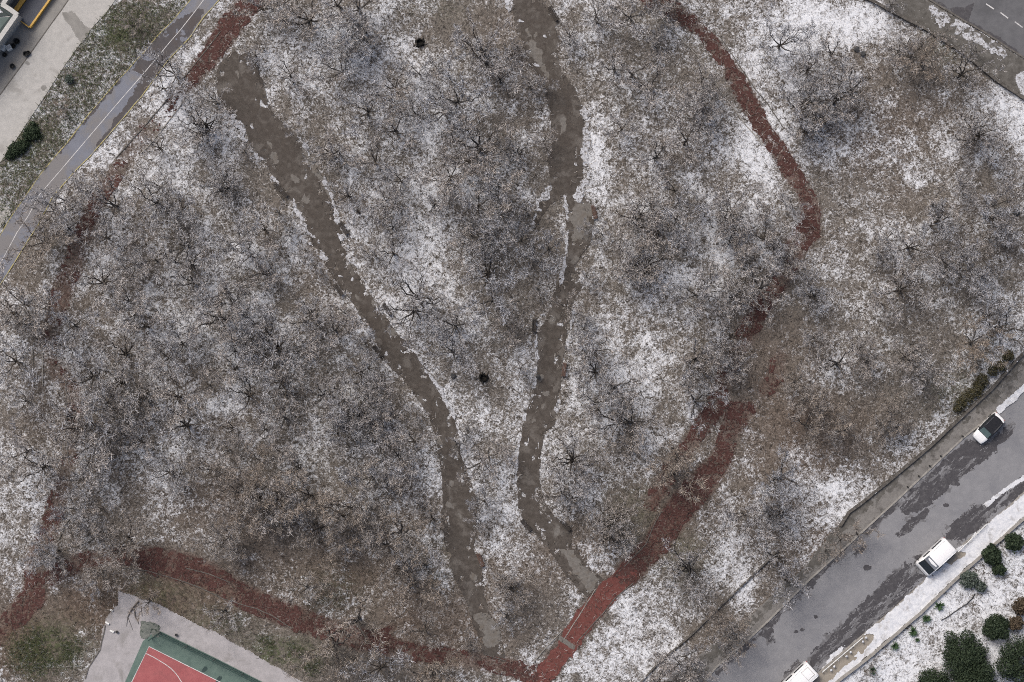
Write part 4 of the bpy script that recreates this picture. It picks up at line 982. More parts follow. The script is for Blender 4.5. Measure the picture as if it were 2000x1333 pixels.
evergreen('evergreen_tree', 'tree', 1885, 1282, 2.7, 3.6, 'largest dark green round tree on the white bank, bottom right', M['conifer'], 17000, .11, 9, 1, lumps=[(0, 0, 1.3, 2.3, 2.3, 2.2), (1.2, .2, 1.2, 1.7, 1.8, 2.0), (-.6, -1.2, 1.2, 2.1, 1.9, 2.0), (-1.4, .5, 1.1, 1.2, 1.4, 1.7), (-1.6, 2.1, .9, .8, .9, 1.4), (.35, 2.3, 1.0, 1.0, .9, 1.5), (1.4, -1.4, 1.2, 1.6, 1.5, 1.8)])
evergreen('evergreen_tree', 'tree', 1945, 1226, 1.75, 2.8, 'dark green oval tree beside the brown bush on white bank', M['conifer'], 7000, .12, 7, 2)
evergreen('evergreen_tree', 'tree', 1822, 1338, 2.2, 2.6, 'wide dark green tree cut by the bottom edge on white bank', M['conifer'], 8000, .12, 8, 3)
evergreen('evergreen_tree', 'tree', 1905, 1340, 3.4, 3.8, 'dark green tree behind the largest one in bottom right corner', M['conifer'], 12000, .13, 9, 4)
evergreen('evergreen_tree', 'tree', 1992, 1290, 3.2, 3.6, 'dark green tree filling the right end of the bottom right corner', M['conifer'], 9000, .13, 9, 15)
evergreen('brown_bush', 'bush', 1998, 1185, 1.4, 2.0, 'brown leafy bush at the right edge of white bank', M['deadbrown'], 4000, .12, 6, 5)
evergreen('brown_bush', 'bush', 1984, 1218, 1.05, 1.5, 'smaller brown bush touching the dark green oval tree', M['deadbrown'], 2500, .11, 6, 6)
evergreen('evergreen_shrub', 'shrub', 1937, 1085, 1.35, 1.8, 'dense dark green shrub on bank right of upper white van', M['conifer'], 4200, .15, 8, 7)
evergreen('evergreen_shrub', 'shrub', 1951, 1112, 0.9, 1.2, 'low green shrub below the dense dark shrub on bank', M['conifer'], 1800, .13, 6, 8)
evergreen('evergreen_shrub', 'shrub', 1982, 1060, 1.3, 1.6, 'spreading green shrub at right edge beside the concrete wall', M['conifer'], 2400, .16, 8, 9)
evergreen('grey_shrub', 'shrub', 1893, 1132, 1.3, 1.2, 'grey green frosted shrub behind the wall near upper van', M['conifer_dull'], 1900, .14, 8, 10)
evergreen('grey_shrub', 'shrub', 1915, 1146, 0.8, 0.9, 'small grey frosted shrub right of the larger grey one', M['conifer_dull'], 800, .13, 6, 11)
evergreen('evergreen_shrub', 'shrub', 62, 258, 1.2, 1.3, 'upper dark evergreen shrub beside the concrete road, top left', M['conifer'], 2600, .11, 8, 12, lumps=[(0, .2, .4, .9, .7, .8), (.4, -.4, .3, .8, .6, .7), (-.5, -.3, .35, .7, .8, .7), (.1, .9, .3, .4, .5, .5)])
evergreen('evergreen_shrub', 'shrub', 36, 288, 1.3, 1.3, 'lower dark evergreen shrub beside the concrete road, left edge', M['conifer'], 3000, .11, 8, 13, lumps=[(0, 0, .4, 1.1, .8, .8), (-.7, -.5, .3, .8, .8, .7), (.6, .5, .35, .8, .6, .7), (-1.2, -1.0, .25, .6, .5, .5)])
evergreen('evergreen_shrub', 'shrub', 135, 155, .6, .7, 'small dull shrub at edge of concrete road, top left', M['conifer_dull'], 700, .11, 6, 14)
def hedge(pts, w, h, lab, seed):
    x0, y0, _ = W(*pts[0]); P = WP(pts) - np.array([x0, y0]); r = random.Random(seed); L = []
    for a_, b_ in zip(P[:-1], P[1:]):
        m = max(2, int(np.hypot(*(b_ - a_)) / .7))
        for i in range(m):
            q = a_ + (b_ - a_) * i / m
            L.append((q[0] + r.uniform(-.25, .25), q[1] + r.uniform(-.25, .25), h * .4, w * r.uniform(.4, .6), w * r.uniform(.4, .6), h * r.uniform(.45, .65)))
    t = empty('hedge', (x0, y0, 0)); tag(t, lab, 'hedge')
    obj('foliage', leaf_mass('foliage', seed, L, 700 * len(L), .10, M['hedge']), t)
    MB().tube([(0, 0, -.1), (.05, .02, h * .5)], [.05, .02]).build('stem', M['bark'], t)
hedge([(1878, 786), (1895, 765), (1912, 750), (1928, 737)], 1.5, 1.3, 'olive brown clipped hedge above the wall, left of parked car', 31)
hedge([(1940, 722), (1962, 700), (1980, 682)], 1.3, 1.2, 'olive brown hedge near the right edge above the pavement', 32)
hedge([(1868, 800), (1880, 789)], .9, .8, 'low green end clump of hedge above the pavement wall', 33)

def yucca(px, py, R, lab, seed):
    r = random.Random(seed); x, y, _ = W(px, py)
    t = empty('spiky_plant', (x, y, 0)); tag(t, lab, 'plant', 'spiky plants along the white bank')
    V = []; F = []
    for i in range(64):
        a = r.uniform(0, 6.283); e = r.uniform(.1, 1.2); L = R * r.uniform(.7, 1.1); w = r.uniform(.035, .06)
        d = Vector((math.cos(a) * math.cos(e), math.sin(a) * math.cos(e), math.sin(e))); sd = Vector((-math.sin(a), math.cos(a), 0)) * w
        b = Vector((0, 0, .15)); m_ = b + d * L * .55; tip = b + d * L + Vector((0, 0, -.12 * L))
        k = len(V); V += [b - sd * .6, b + sd * .6, m_ + sd, m_ - sd, tip]; F += [(k, k + 1, k + 2, k + 3), (k + 3, k + 2, k + 4)]
    MB().add(V, F).build('leaves', M['yucca'], t)
    MB().lathe([(.09, -.1), (.08, .1), (.05, .2)], 8).build('stem', M['bark'], t)
yucca(1833, 1184, .85, 'upper spiky green plant on bank below the upper van', 1)
yucca(1809, 1208, .75, 'second spiky green plant down the white bank', 2)
yucca(1783, 1234, .8, 'third spiky green plant down the white bank', 3)
yucca(1747, 1262, .7, 'fourth spiky green plant, small, down the white bank', 4)
yucca(1704, 1310, .65, 'lowest spiky green plant on bank beside reddish twigs', 5)
yucca(1791, 1250, .35, 'tiny spiky plant below the third one on white bank', 6)
# bare shrubs outside the marked wood
def bare_shrub(px, py, sc, lab, i, br=True):
    x, y, _ = W(px, py); t = empty('bare_shrub', (x, y, -.03)); tag(t, lab, 'shrub')
    tr, grey, brown, R = PROTO[i]
    obj('trunk', tr, t, None, i * 1.3, sc); obj('crown', brown if br else grey, t, None, i * 1.3, sc)
bare_shrub(1640, 1052, .62, 'brown bare shrub leaning over the pavement kerb, left one', 1)
bare_shrub(1672, 1040, .7, 'brown bare shrub spreading over the road edge, right one', 4)
bare_shrub(1612, 1075, .5, 'small brown bare shrub at snowy slope foot by pavement', 5)
bare_shrub(1700, 1302, .35, 'reddish bare shrub against the concrete wall, bottom right', 2)
bare_shrub(1842, 70, .42, 'thin bare sapling on the dark verge, upper right', 3, False)
bare_shrub(1740, 12, .42, 'thin bare sapling on verge at the top wall end', 6, False)
bare_shrub(120, 210, .4, 'bare shrub on snowy verge left of the cycle road', 7)
bare_shrub(262, 52, .5, 'brown bare shrub at green top of the cycle road verge', 8)
bare_shrub(1905, 105, .35, 'small bare sapling beside snow on the upper right verge', 9, False)

# ------------------------------------------------------------------ vehicles
def loft(sec, mt, name, parent, smooth=True, n=5):
    """sec: (x, half width low, half width high, z low, z high) -> closed rounded body"""
    m = MB(); rings = []
    for (x, wl_, wh, z0, z1) in sec:
        h = z1 - z0; half = [(0.0, z0), (wl_ * .9, z0), (wl_, z0 + h * .12), ((wl_ + wh) / 2 * 1.01, z0 + h * .5), (wh, z1 - h * .14), (wh * .93, z1 - h * .035), (wh * .6, z1 + h * .012), (0.0, z1 + h * .02)]
        ring = [(x, yy, zz) for yy, zz in half] + [(x, -yy, zz) for yy, zz in half[-2:0:-1]]
        rings.append(ring)
    k = len(rings[0]); vs = [p for r in rings for p in r]; fs = []
    for i in range(len(rings) - 1):
        for j in range(k): fs.append((i * k + j, i * k + (j + 1) % k, (i + 1) * k + (j + 1) % k, (i + 1) * k + j))
    fs.append(tuple(range(k))); fs.append(tuple((len(rings) - 1) * k + j for j in range(k))[::-1])
    m.add(vs, fs); o = m.build(name, mt, parent, smooth)
    bm = bmesh.new(); bm.from_mesh(o.data); bmesh.ops.recalc_face_normals(bm, faces=bm.faces); bm.to_mesh(o.data); bm.free()
    return o
def quad(name, pts, mt, parent, th=.012):
    P = [Vector(p) for p in pts]; nrm = (P[1] - P[0]).cross(P[3] - P[0]).normalized()
    if nrm.z < 0: nrm = -nrm
    m = MB(); m.add([p - nrm * .03 for p in P] + [p + nrm * th for p in P], [(3, 2, 1, 0), (4, 5, 6, 7)] + [(i, (i + 1) % 4, 4 + (i + 1) % 4, 4 + i) for i in range(4)])
    return m.build(name, mt, parent)
def wheels(t, xs, hw, r=.32):
    for x in xs:
        for s_ in (-1, 1):
            w = MB(); n = 14
            for yy, rr in ((0, r * .72), (0, r), (.2, r), (.2, r * .72)): pass
            prof = [(r * .6, 0), (r, .02), (r, .18), (r * .6, .2)]
            vs = [(math.cos(2 * math.pi * k / n) * q, yy, math.sin(2 * math.pi * k / n) * q) for q, yy in prof for k in range(n)]
            fs = [(i * n + k, i * n + (k + 1) % n, (i + 1) * n + (k + 1) % n, (i + 1) * n + k) for i in range(3) for k in range(n)]
            w.add(vs, fs)
            o = w.build('wheel', M['rubber'], t, loc=(x, s_ * hw - .1, r))
            rim = MB(); rim.add([(math.cos(2 * math.pi * k / n) * r * .6, yy, math.sin(2 * math.pi * k / n) * r * .6) for yy in (.03, .17) for k in range(n)], [tuple(range(n)), tuple(range(n, 2 * n))[::-1]] + [(k, (k + 1) % n, n + (k + 1) % n, n + k) for k in range(n)])
            rim.build('rim', M['metal'], o)
HEAD = math.atan2(-.68, -.73)
def make_car(px, py):
    x, y, _ = W(px, py, .8); t = empty('parked_car', (x, y, .013), math.atan2(-.715, -.70))
    tag(t, 'white car with black roof and silver roof rails parked by the kerb', 'car')
    loft([(2.05, .55, .5, .38, .60), (1.96, .74, .68, .30, .72), (1.70, .85, .80, .25, .85), (1.25, .91, .86, .22, .96), (.7, .93, .86, .22, 1.0), (-.3, .94, .84, .22, .98), (-1.3, .93, .84, .24, .98), (-1.85, .88, .80, .30, .96), (-2.02, .78, .72, .40, .90), (-2.07, .6, .55, .45, .8)], M['white_paint'], 'body', t)
    loft([(1.05, .84, .78, .92, .985), (.75, .90, .82, .92, 1.16), (.30, .945, .80, .92, 1.46), (-.4, .955, .80, .92, 1.53), (-1.2, .945, .79, .92, 1.51), (-1.6, .90, .76, .92, 1.42), (-1.80, .82, .72, .92, 1.14)], M['glass'], 'cabin_glass', t)
    quad('windscreen', [(1.0, -.70, 1.02), (1.0, .70, 1.02), (.36, .62, 1.45), (.36, -.62, 1.45)], M['glass_teal'], t)
    rf = MB(); rf.box((-.62, 0, 1.545), (1.95, 1.52, .05)); rf.build('roof', M['black_paint'], t, bevel=.02)
    for s_ in (-1, 1):
        MB().tube([(.28, s_ * .66, 1.52), (-.2, s_ * .68, 1.60), (-1.1, s_ * .68, 1.60), (-1.55, s_ * .66, 1.52)], .018, 6).build('roof_rail', M['metal'], t)
        MB().box((.72, s_ * 1.0, 1.02), (.14, .2, .13)).build('mirror', M['black_paint'], t, bevel=.03)
        MB().box((1.93, s_ * .58, .66), (.12, .26, .12)).build('headlight', M['lamp'], t, bevel=.03)
        MB().box((-2.0, s_ * .62, .80), (.08, .22, .2)).build('tail_light', M['redlamp'], t, bevel=.02)
    sp = MB(); ys = [-.72, -.5, -.2, .2, .5, .72]; vs = []
    for yy in ys:
        b = -.12 * (yy / .72) ** 2
        vs += [(-1.70 - b, yy, 1.47), (-1.90 - b, yy, 1.40), (-1.90 - b, yy, 1.35), (-1.70 - b, yy, 1.42)]
    fs = [(4 * i + j, 4 * i + (j + 1) % 4, 4 * i + 4 + (j + 1) % 4, 4 * i + 4 + j) for i in range(5) for j in range(4)] + [(0, 1, 2, 3), (23, 22, 21, 20)]
    sp.add(vs, fs).build('spoiler', M['white_paint'], t)
    MB().box((-2.02, 0, .55), (.14, 1.5, .14)).build('rear_bumper', M['white_paint'], t, bevel=.04)
    wheels(t, (1.28, -1.25), .84)
make_car(1931, 837)
def make_van(px, py, lab, hatch):
    x, y, _ = W(px, py, 1.3); t = empty('white_van', (x, y, .013), HEAD); tag(t, lab, 'van', 'white vans parked at the snowy kerb'); t.scale = (1.04, 1.14, 1.0)
    loft([(2.24, .86, .72, .40, .72), (2.14, .98, .92, .30, .98), (1.95, 1.03, 1.0, .26, 1.16), (1.35, 1.05, .97, .25, 1.66), (.75, 1.06, .96, .25, 1.98), (.3, 1.06, .97, .25, 2.04), (-1.2, 1.06, .98, .25, 2.05), (-2.05, 1.06, .97, .28, 2.02), (-2.2, 1.03, .93, .34, 1.94), (-2.25, .95, .86, .45, 1.7)], M['white_paint'], 'body', t)
    quad('windscreen', [(2.0, -.86, 1.15), (2.0, .86, 1.15), (1.30, .80, 1.715), (1.30, -.80, 1.715)], M['glass'], t, .02)
    quad('roof_window', [(1.22, -.80, 1.755), (1.22, .80, 1.755), (.55, .80, 2.04), (.55, -.80, 2.04)], M['glass_grey'] if not hatch else M['white_paint'], t, .03)
    if not hatch:
        quad('window_bar', [(1.30, -.82, 1.72), (1.30, .82, 1.72), (1.20, .82, 1.77), (1.20, -.82, 1.77)], M['black'], t, .035)
    for s_ in (-1, 1):
        MB().box((.6, s_ * 1.035, 1.50), (1.0, .04, .45)).build('side_window', M['glass'], t, bevel=.015)
        MB().box((-1.0, s_ * 1.045, 1.50), (1.5, .03, .42)).build('side_window', M['glass'], t, bevel=.012)
        MB().tube([(1.3, s_ * .84, 1.72), (.5, s_ * .84, 2.05), (-2.0, s_ * .86, 2.08)], .03, 6).build('roof_gutter', M['white_paint'], t)
        MB().box((1.75, s_ * 1.16, 1.18), (.12, .2, .22)).build('mirror', M['black'], t, bevel=.03)
        MB().box((2.15, s_ * .72, .74), (.12, .3, .2)).build('headlight', M['lamp'], t, bevel=.03)
        MB().box((-2.22, s_ * .92, 1.0), (.08, .16, .5)).build('tail_light', M['redlamp'], t, bevel=.02)
    if hatch:
        r_ = MB()
        for a_, b_ in (((-1.9, -.6), (-1.9, .5)), ((-.9, -.6), (-.9, .5)), ((-1.9, -.6), (-.9, -.6)), ((-1.9, .5), (-.9, .5))):
            r_.tube([(a_[0], a_[1], 2.07), (b_[0], b_[1], 2.07)], .022, 5)
        r_.build('roof_panel_seam', M['kerb'], t)
    MB().box((-2.24, 0, .5), (.12, 1.9, .18)).build('rear_bumper', M['black'], t, bevel=.03)
    MB().box((2.22, 0, .46), (.12, 1.7, .2)).build('front_bumper', M['white_paint'], t, bevel=.04)
    wheels(t, (1.4, -1.4), .95, .34)
make_van(1829, 1089, 'white van with dark windscreen facing down the road, upper of two', False)
make_van(1560, 1331, 'white van cut off by the bottom edge of the photo', True)

# ------------------------------------------------------------------ street furniture
def bollards(pts, names):
    for (px, py), lab in zip(pts, names):
        x, y, _ = W(px, py); t = empty('bollard', (x, y, .09)); tag(t, lab, 'bollard', 'black bollards along the pavement kerb')
        MB().lathe([(.11, 0), (.11, .04), (.075, .05), (.075, .72), (.06, .78)], 10).build('post', M['black'], t, True)
        MB().lathe([(.08, .60), (.082, .61), (.082, .68), (.08, .69)], 10).build('band', M['metal'], t, True)
bollards([(1879, 852), (1837, 891), (1815, 910), (1794, 930), (1772, 951)], ['black kerb bollard nearest the parked white car', 'second black kerb bollard below the parked car', 'third black kerb bollard below the parked car', 'fourth black kerb bollard below the parked car', 'lowest of the five black kerb bollards below the car'])
def railing(a_, b_, n, lab):
    x0, y0, _ = W(*a_); x1, y1, _ = W(*b_); dx, dy = x1 - x0, y1 - y0; L = math.hypot(dx, dy)
    t = empty('guard_rail', (x0, y0, .11), math.atan2(dy, dx)); tag(t, lab, 'railing')
    MB().box((L / 2, 0, .62), (L, .10, .08)).build('top_rail', M['white_box'], t, bevel=.02)
    MB().box((L / 2, 0, .32), (L, .05, .06)).build('lower_rail', M['metal'], t, bevel=.015)
    for i in range(n):
        p = MB().box((L * (i + .02) / (n - 1) * .98 + .05, 0, .3), (.09, .09, .62)).build('post', M['darkmetal'], t)
railing((1604, 1312), (1684, 1244), 5, 'white topped guard rail between the lower van and brown pavement')
railing((1868, 1078), (1926, 1022), 4, 'thin guard rail on the snowy kerb right of the upper van')
for i, (px, py) in enumerate([(1619, 1306), (1625, 1299), (1649, 1279), (1657, 1271), (1681, 1250), (1687, 1243)]):
    x, y, _ = W(px + 3, py + 2); t = empty('kerb_post', (x, y, .11)); tag(t, ['lowest snow capped post behind the guard rail', 'second lowest snow capped post behind the guard rail', 'third snow capped post up along the guard rail', 'fourth snow capped post up along the guard rail', 'fifth snow capped post up along the guard rail', 'topmost snow capped post at the guard rail end'][i], 'post', 'snow capped posts')
    MB().lathe([(.09, 0), (.08, .05), (.07, .45)], 8).build('shaft', M['darkmetal'], t, True)
    MB().lathe([(.07, .44), (.15, .47), (.16, .53), (.09, .60), (.02, .62)], 9, wob=.2, seed=i).build('snow_cap', M['snow'], t, True)
hz = MB().tube([W(1838, 1212, .06), W(1850, 1206, .08), W(1868, 1193, .07), W(1888, 1180, .08), W(1900, 1168, .07), W(1904, 1160, .07)], .05, 6).build('hose', M['black'])
tag(hz, 'black hose lying across the white bank below grey shrub', 'hose')

seat_me = MB().box((0, 0, 0), (1.7, .12, .04)).mesh('slat', M['wood_dark'], bevel=.008, seg=1)
seat_br = seat_me.copy(); seat_br.materials.clear(); seat_br.materials.append(M['wood_brown'])
leg_me = MB().box((0, 0, .2), (.07, .42, .42)).mesh('leg', M['darkmetal'])
def bench(px, py, ang, lab, br=False, back=1, L=1.0):
    x, y, _ = W(px, py); t = empty('bench', (x, y, 0), ang); tag(t, lab, 'bench', 'benches along the dirt paths'); t.scale = (L, 1, 1)
    sm = seat_br if br else seat_me
    for i in range(3): obj('seat_slat', sm, t, (0, -.15 + .15 * i, .44))
    for i in range(2):
        o = obj('backrest_slat', sm, t, (0, .27 * back, .60 + .16 * i)); o.rotation_euler = (math.radians(78), 0, 0)
    for s_ in (-.7, .7): obj('leg', leg_me, t, (s_, 0, 0))
    for s_ in (-.7, .7): MB().box((s_, .27 * back, .6), (.05, .04, .45)).build('backrest_post', M['darkmetal'], t)
bench(1027, 1026, -.85, 'black bench on the left edge of right dirt path, lower bend')
bench(1104, 1026, -.85, 'dark bench opposite the black one at right path bend', back=1)
bench(549, 371, -.80, 'long dark snowy bench left of the left dirt path', back=-1, L=1.35)
bench(1080, 28, -1.05, 'dark bench at the top of the right dirt path', L=1.15)
bench(738, 686, -.95, 'dark bench on left edge of left dirt path, mid height', back=-1)
bench(756, 605, -.97, 'dark bench on right edge of left dirt path, mid height')
bench(938, 1094, -1.2, 'brown bench beside the lower end of the left dirt path', br=True)
bench(671, 447, -1.0, 'dark bench with snow bits right of the left dirt path')
bench(662, 566, -.95, 'dark bench left of the left dirt path above the middle', back=-1)
bench(1160, 415, -1.35, 'brown bench right of the right dirt path, upper middle', br=True)
bench(1044, 636, 1.5, 'dark bench left of the right dirt path, mid height')
bench(1101, 722, 1.45, 'brown bench right of the right dirt path below the middle', br=True, back=-1)
x, y, _ = W(1051, 736); t = empty('litter_bin', (x, y, 0)); tag(t, 'small round black litter bin on left side of right dirt path', 'bin')
MB().lathe([(.20, 0), (.23, .1), (.25, .75), (.27, .78), (.27, .82), (.20, .82), (.19, .3), (.05, .28)], 14).build('bucket', M['black'], t, True)
MB().lathe([(.262, .83), (.285, .84), (.285, .87), (.262, .88)], 14).build('rim', M['darkmetal'], t, True)
def stump(px, py, lab, seed):
    x, y, _ = W(px, py); t = empty('hollow_stump', (x, y, -.05)); tag(t, lab, 'stump', 'hollow black stumps')
    MB().lathe([(.62, 0), (.52, .12), (.46, .35), (.44, .50), (.38, .52), (.36, .30), (.33, .08), (.05, .06)], 16, wob=.14, seed=seed).build('stump_wall', M['char'], t)
    for i in range(5):
        a = i * 1.26 + seed; MB().tube([(math.cos(a) * .4, math.sin(a) * .4, .18), (math.cos(a) * .75, math.sin(a) * .75, .06), (math.cos(a + .2) * 1.05, math.sin(a + .2) * 1.05, -.02)], [.12, .08, .03], 6).build('root', M['bark'], t)
stump(820, 84, 'hollow black tree stump in the upper centre of the wood', 1)
stump(944, 738, 'hollow black tree stump between the dirt paths below the middle', 2)
def rock(px, py, s_, lab, seed):
    r = random.Random(seed); bm = bmesh.new(); bmesh.ops.create_icosphere(bm, subdivisions=2, radius=s_)
    for v in bm.verts: v.co *= r.uniform(.8, 1.15); v.co.z *= .6
    me = bpy.data.meshes.new('rock'); bm.to_mesh(me); bm.free(); me.materials.append(M['stone'])
    x, y, _ = W(px, py); tag(obj('rock', me, None, (x, y, s_ * .25), seed), lab, 'rock', 'dark rocks')
rock(1673, 97, .38, 'dark round rock in upper right snow, left of the pair', 1)
rock(1685, 106, .36, 'dark rock in upper right snow, right of the pair', 2)
rock(1985, 415, .4, 'dark rock at the right edge of the wood', 3)
rock(886, 735, .35, 'dark rock just left of the hollow black stump', 4)
rock(900, 680, .3, 'small dark rock above the hollow black stump', 5)

# ------------------------------------------------------------------ court corner: fence, tarpaulin, blocks, fallen branch
def court_fence():
    pts = [(296, 1247), (313, 1235), (366, 1261), (420, 1287), (475, 1315), (530, 1343)]
    x0, y0, _ = W(*pts[0]); t = empty('court_fence', (x0, y0, 0)); tag(t, 'dark green wire fence along the upper side of ball court', 'fence')
    P = [(W(*p)[0] - x0, W(*p)[1] - y0) for p in pts]
    mt = plain('green_fence_paint', (0.02, 0.055, 0.048), .5)
    for i, (a_, b_) in enumerate(zip(P[:-1], P[1:])):
        for nm, z, r in (('top_rail', 2.4, .04), ('bottom_rail', .15, .04), ('middle_rail', 1.25, .03)):
            MB().tube([(a_[0], a_[1], z), (b_[0], b_[1], z)], r, 6).build(nm, mt, t)
        w = MB(); L = math.dist(a_, b_); m = int(L / .16)
        for k in range(1, m):
            q = k / m; xx, yy = a_[0] + (b_[0] - a_[0]) * q, a_[1] + (b_[1] - a_[1]) * q
            w.tube([(xx, yy, .15), (xx, yy, 2.4)], .008, 3, False)
        for z in np.arange(.3, 2.4, .2): w.tube([(a_[0], a_[1], z), (b_[0], b_[1], z)], .008, 3, False)
        w.build('wire_mesh', mt, t)
    for p in P: MB().tube([(p[0], p[1], 0), (p[0], p[1], 2.5)], .055, 8).build('post', mt, t)
court_fence()
TP = [(272, 1232), (278, 1217), (292, 1214), (303, 1222), (312, 1222), (313, 1236), (303, 1242), (296, 1240), (288, 1250), (276, 1248)]
tp = WP(TP)
o = poly_sheet('tarpaulin', TP, 0.05, M['tarp'], res=.1, jit=.6, jf=1.4, seed=5, kind=None, zfun=lambda x, y: np.clip(sdf(tp, x, y), 0, .7) * .12 * (0.4 + 1.2 * fbm(x, y, 2.5, 3, 8)))
tag(o, 'crumpled grey green tarpaulin heaped on the corner of the ball court', 'tarpaulin')
for i, (px, py, a_, lab) in enumerate([(210, 1217, -.6, 'white concrete block on left court edge, middle of three'), (219, 1233, -.45, 'white concrete block on left court edge, lowest of three'), (218, 1192, -.5, 'small white concrete block on left court edge, topmost')]):
    x, y, _ = W(px, py); tag(MB().box((0, 0, .12), (.55 if i < 2 else .4, .22, .24)).build('concrete_block', M['white_box'], bevel=.03, loc=(x, y, 0)), lab, 'block', 'white blocks by the court'); bpy.context.scene.objects[-1].rotation_euler = (0, 0, a_)
x, y, _ = W(270, 1180); t = empty('fallen_branch', (x, y, 0)); tag(t, 'dark forked fallen branch lying on the court concrete', 'branch')
fb = lambda px, py, z: tuple(np.array(W(px, py, z)) - np.array((x, y, 0)))
MB().tube([fb(272, 1174, .12), fb(266, 1180, .15), fb(260, 1187, .18), fb(253, 1198, .12), fb(249, 1207, .1)], [.11, .10, .08, .06, .035], 6).build('limb', M['bark'], t, True)
MB().tube([fb(260, 1187, .18), fb(263, 1195, .2), fb(264, 1206, .15), fb(269, 1214, .12), fb(271, 1220, .1)], [.07, .07, .06, .04, .02], 6).build('side_branch', M['bark'], t, True)
MB().tube([fb(249, 1207, .1), fb(248, 1216, .08), fb(247, 1224, .06)], [.035, .025, .012], 5).build('side_branch', M['bark'], t, True)
MB().tube([fb(250, 1207, .1), fb(255, 1220, .08), fb(260, 1233, .06)], [.03, .022, .01], 5).build('side_branch', M['bark'], t, True)
MB().tube([fb(276, 1184, .12), fb(276, 1193, .12), fb(278, 1205, .08)], [.03, .025, .012], 5).build('side_branch', M['bark'], t, True)
for i, (px, py, lab) in enumerate([(229, 1234, 'small black tub on the court concrete beside white blocks'), (345, 1240, 'small black tub outside the court fence on pale concrete')]):
    x, y, _ = W(px, py); t = empty('tub', (x, y, 0)); tag(t, lab, 'tub')
    MB().lathe([(.12, 0), (.16, .3), (.17, .32), (.14, .32), (.11, .05), (.02, .04)], 10).build('bucket', M['black'], t)
    MB().lathe([(.172, .31), (.185, .315), (.185, .335), (.172, .34)], 10).build('rim', M['darkmetal'], t)

# ------------------------------------------------------------------ glass-roofed building and yard things (upper left corner)
def at(px, py, z): return W(px, py, z)
HB = 3.4
bld = empty('glass_roof_building', at(20, 20, HB)[:2] + (0,)); tag(bld, 'building with pale framed green glass roof in the top left corner', 'building')
ox, oy = bld.location.x, bld.location.y
def bp(px, py, z):
    p = at(px, py, HB); return (p[0] - ox, p[1] - oy, z)
blkA = [(35, 29), (-64, 171), (-164, 111), (-65, -31)]
blkB = [(5, 10), (60, -70), (-20, -120), (-75, -40)]
for k, blk in enumerate((blkA, blkB)):
    q = [bp(*p, 0)[:2] for p in blk]
    MB().prism(q, 0, HB - .25 - .01 * k).build('wall', M['frame'], bld)
def along(name, pts, w, z0, z1, mt):
    strip(name, None, w, z0, z1, mt, parent=bld, world_pts=[bp(*p, 0)[:2] for p in pts])
along('roof_frame', [(-64, 168), (0, 76), (33, 29)], .55, HB - .3, HB + .25, M['frame'])
along('roof_frame', [(35, 30), (20, 19), (4, 9)], .55, HB - .3, HB + .255, M['frame'])
along('roof_frame', [(5, 11), (18, -8), (60, -68)], .5, HB - .3, HB + .26, M['frame'])
along('gutter', [(-66, 160), (-6, 72), (26, 31)], .5, HB - .3, HB + .05, M['teal_dark'])
along('gutter', [(26, 31), (12, 21), (-10, 6)], .5, HB - .3, HB + .055, M['teal_dark'])
def pane(pts, z, mt):
    m = MB().prism([bp(*p, 0)[:2] for p in pts], z, z + .05); m.build('glass_pane', mt, bld)
pane([(22, 33), (-8, 76), (-20, 66), (-3, 34)], HB - .2, M['teal'])
pane([(-8.5, 77), (-60, 150), (-72, 140), (-20.5, 67)], HB - .2, M['teal'])
pane([(-3.5, 33), (-20, 65), (-34, 56), (-14, 20)], HB - .2, M['teal'])
pane([(20, 30), (8, 22), (-14, 14), (-3, 32.5)], HB - .19, M['teal_dark'])
pane([(-2, 5), (12, -14), (-10, -28), (-24, -9)], HB + .02, M['teal_dark'])
sp = poly_sheet('roof_snow', [(0, 19), (19, 32), (10, 34), (0, 34), (-14, 30), (-14, 18)], 0, M['snow'], res=.1, jit=.2, jf=1.4, seed=9, kind=None)
sp.parent = bld; sp.location = (-ox, -oy, HB - .1)
dk = empty('loading_deck', at(58, 30, .7)[:2] + (0,)); tag(dk, 'slate grey deck with yellow borders beside the glass roofed building', 'deck')
dx_, dy_ = dk.location.x, dk.location.y
def dp(px, py): p = at(px, py, .7); return (p[0] - dx_, p[1] - dy_)
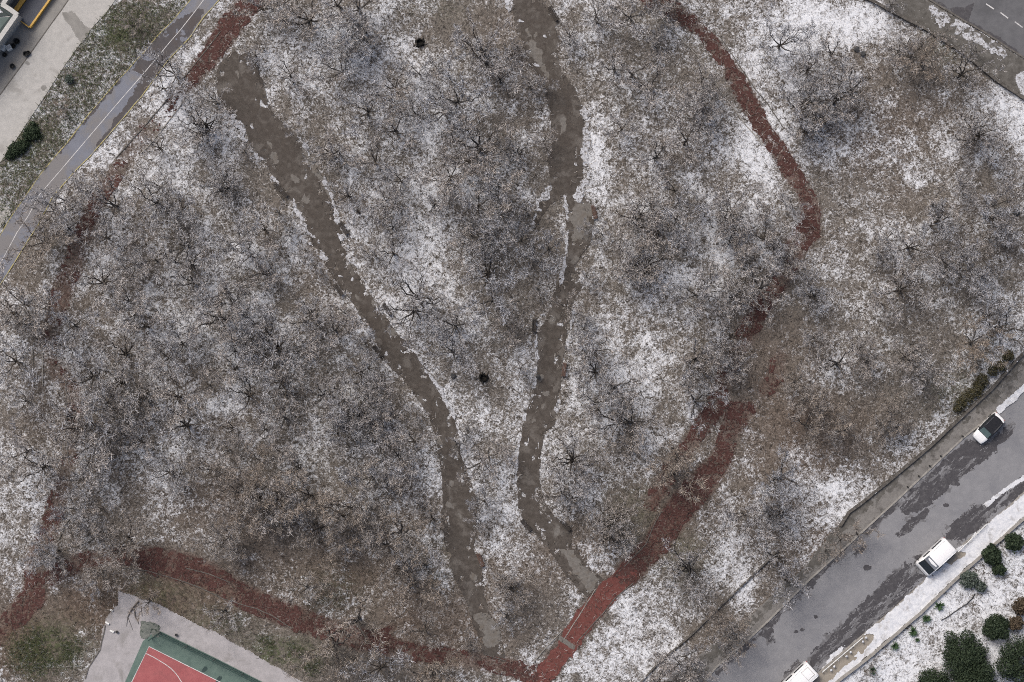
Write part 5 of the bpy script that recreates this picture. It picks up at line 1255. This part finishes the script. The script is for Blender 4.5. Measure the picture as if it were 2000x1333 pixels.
MB().prism([dp(34, 36), dp(58, 53), dp(97, -2), dp(140, -63), dp(112, -80), dp(48, 6), dp(34, 26)], 0, .66).build('deck_plate', M['slate'], dk)
strip('yellow_border', None, .22, 0, .74, M['yellow'], parent=dk, world_pts=[dp(58, 54), dp(97, -1), dp(140, -62)])
strip('yellow_border', None, .12, 0, .73, M['yellow'], parent=dk, world_pts=[dp(33, 36), dp(57, 54)])
strip('yellow_border', None, .55, 0, .95, M['yellow'], parent=dk, world_pts=[dp(31, 21), dp(46, 0), dp(95, -70)])
def ac_unit(px, py, sz, rz, lab):
    x, y, _ = W(px, py, 1); t = empty('air_conditioner', (x, y, .01), rz); tag(t, lab, 'air conditioner')
    MB().box((0, 0, .45), (sz[0], sz[1], .9)).build('casing', M['white_box'], t, bevel=.03)
    for k in range(4): MB().box((-sz[0] / 2 + sz[0] * (k + .5) / 4, 0, .915), (.04, sz[1] * .8, .02)).build('louvre', M['frame'], t)
    MB().lathe([(.02, .905), (.2, .906), (.2, .93), (.02, .935)], 12).build('fan_cover', M['frame'], t)
ac_unit(16, 93, (.62, .62), .5, 'small white box unit standing in the yard, right of two')
ac_unit(4, 92, (.75, .75), -.6, 'white ribbed unit at left edge of the yard, left of two')
def tub(px, py, r, h, lab):
    x, y, _ = W(px, py); t = empty('black_bin', (x, y, .01)); tag(t, lab, 'bin', 'black bins in the yard')
    MB().lathe([(r * .8, 0), (r, h), (r * 1.06, h + .02), (r * 1.06, h + .06), (r * .88, h + .06), (r * .7, .1), (.03, .08)], 16, wob=.04).build('bucket', M['black'], t, True)
    MB().tube([(r * 1.03, -.08, h * .8), (r * 1.18, 0, h * .85), (r * 1.03, .08, h * .8)], .02, 5).build('handle', M['darkmetal'], t)
tub(34, 82, .38, .6, 'larger round black bin in the yard, topmost')
tub(27, 91, .30, .5, 'smaller round black bin right of the white unit')
tub(51, 106, .30, .4, 'black bin beside the drain gap at the yard edge, left')
tub(56, 104, .25, .35, 'black bin beside the drain gap at the yard edge, right')
tub(25, 130, .30, .3, 'low black bin on the stained yard paving, lower left')
tub(10, 108, .28, .3, 'low black bin at left edge below the white units')
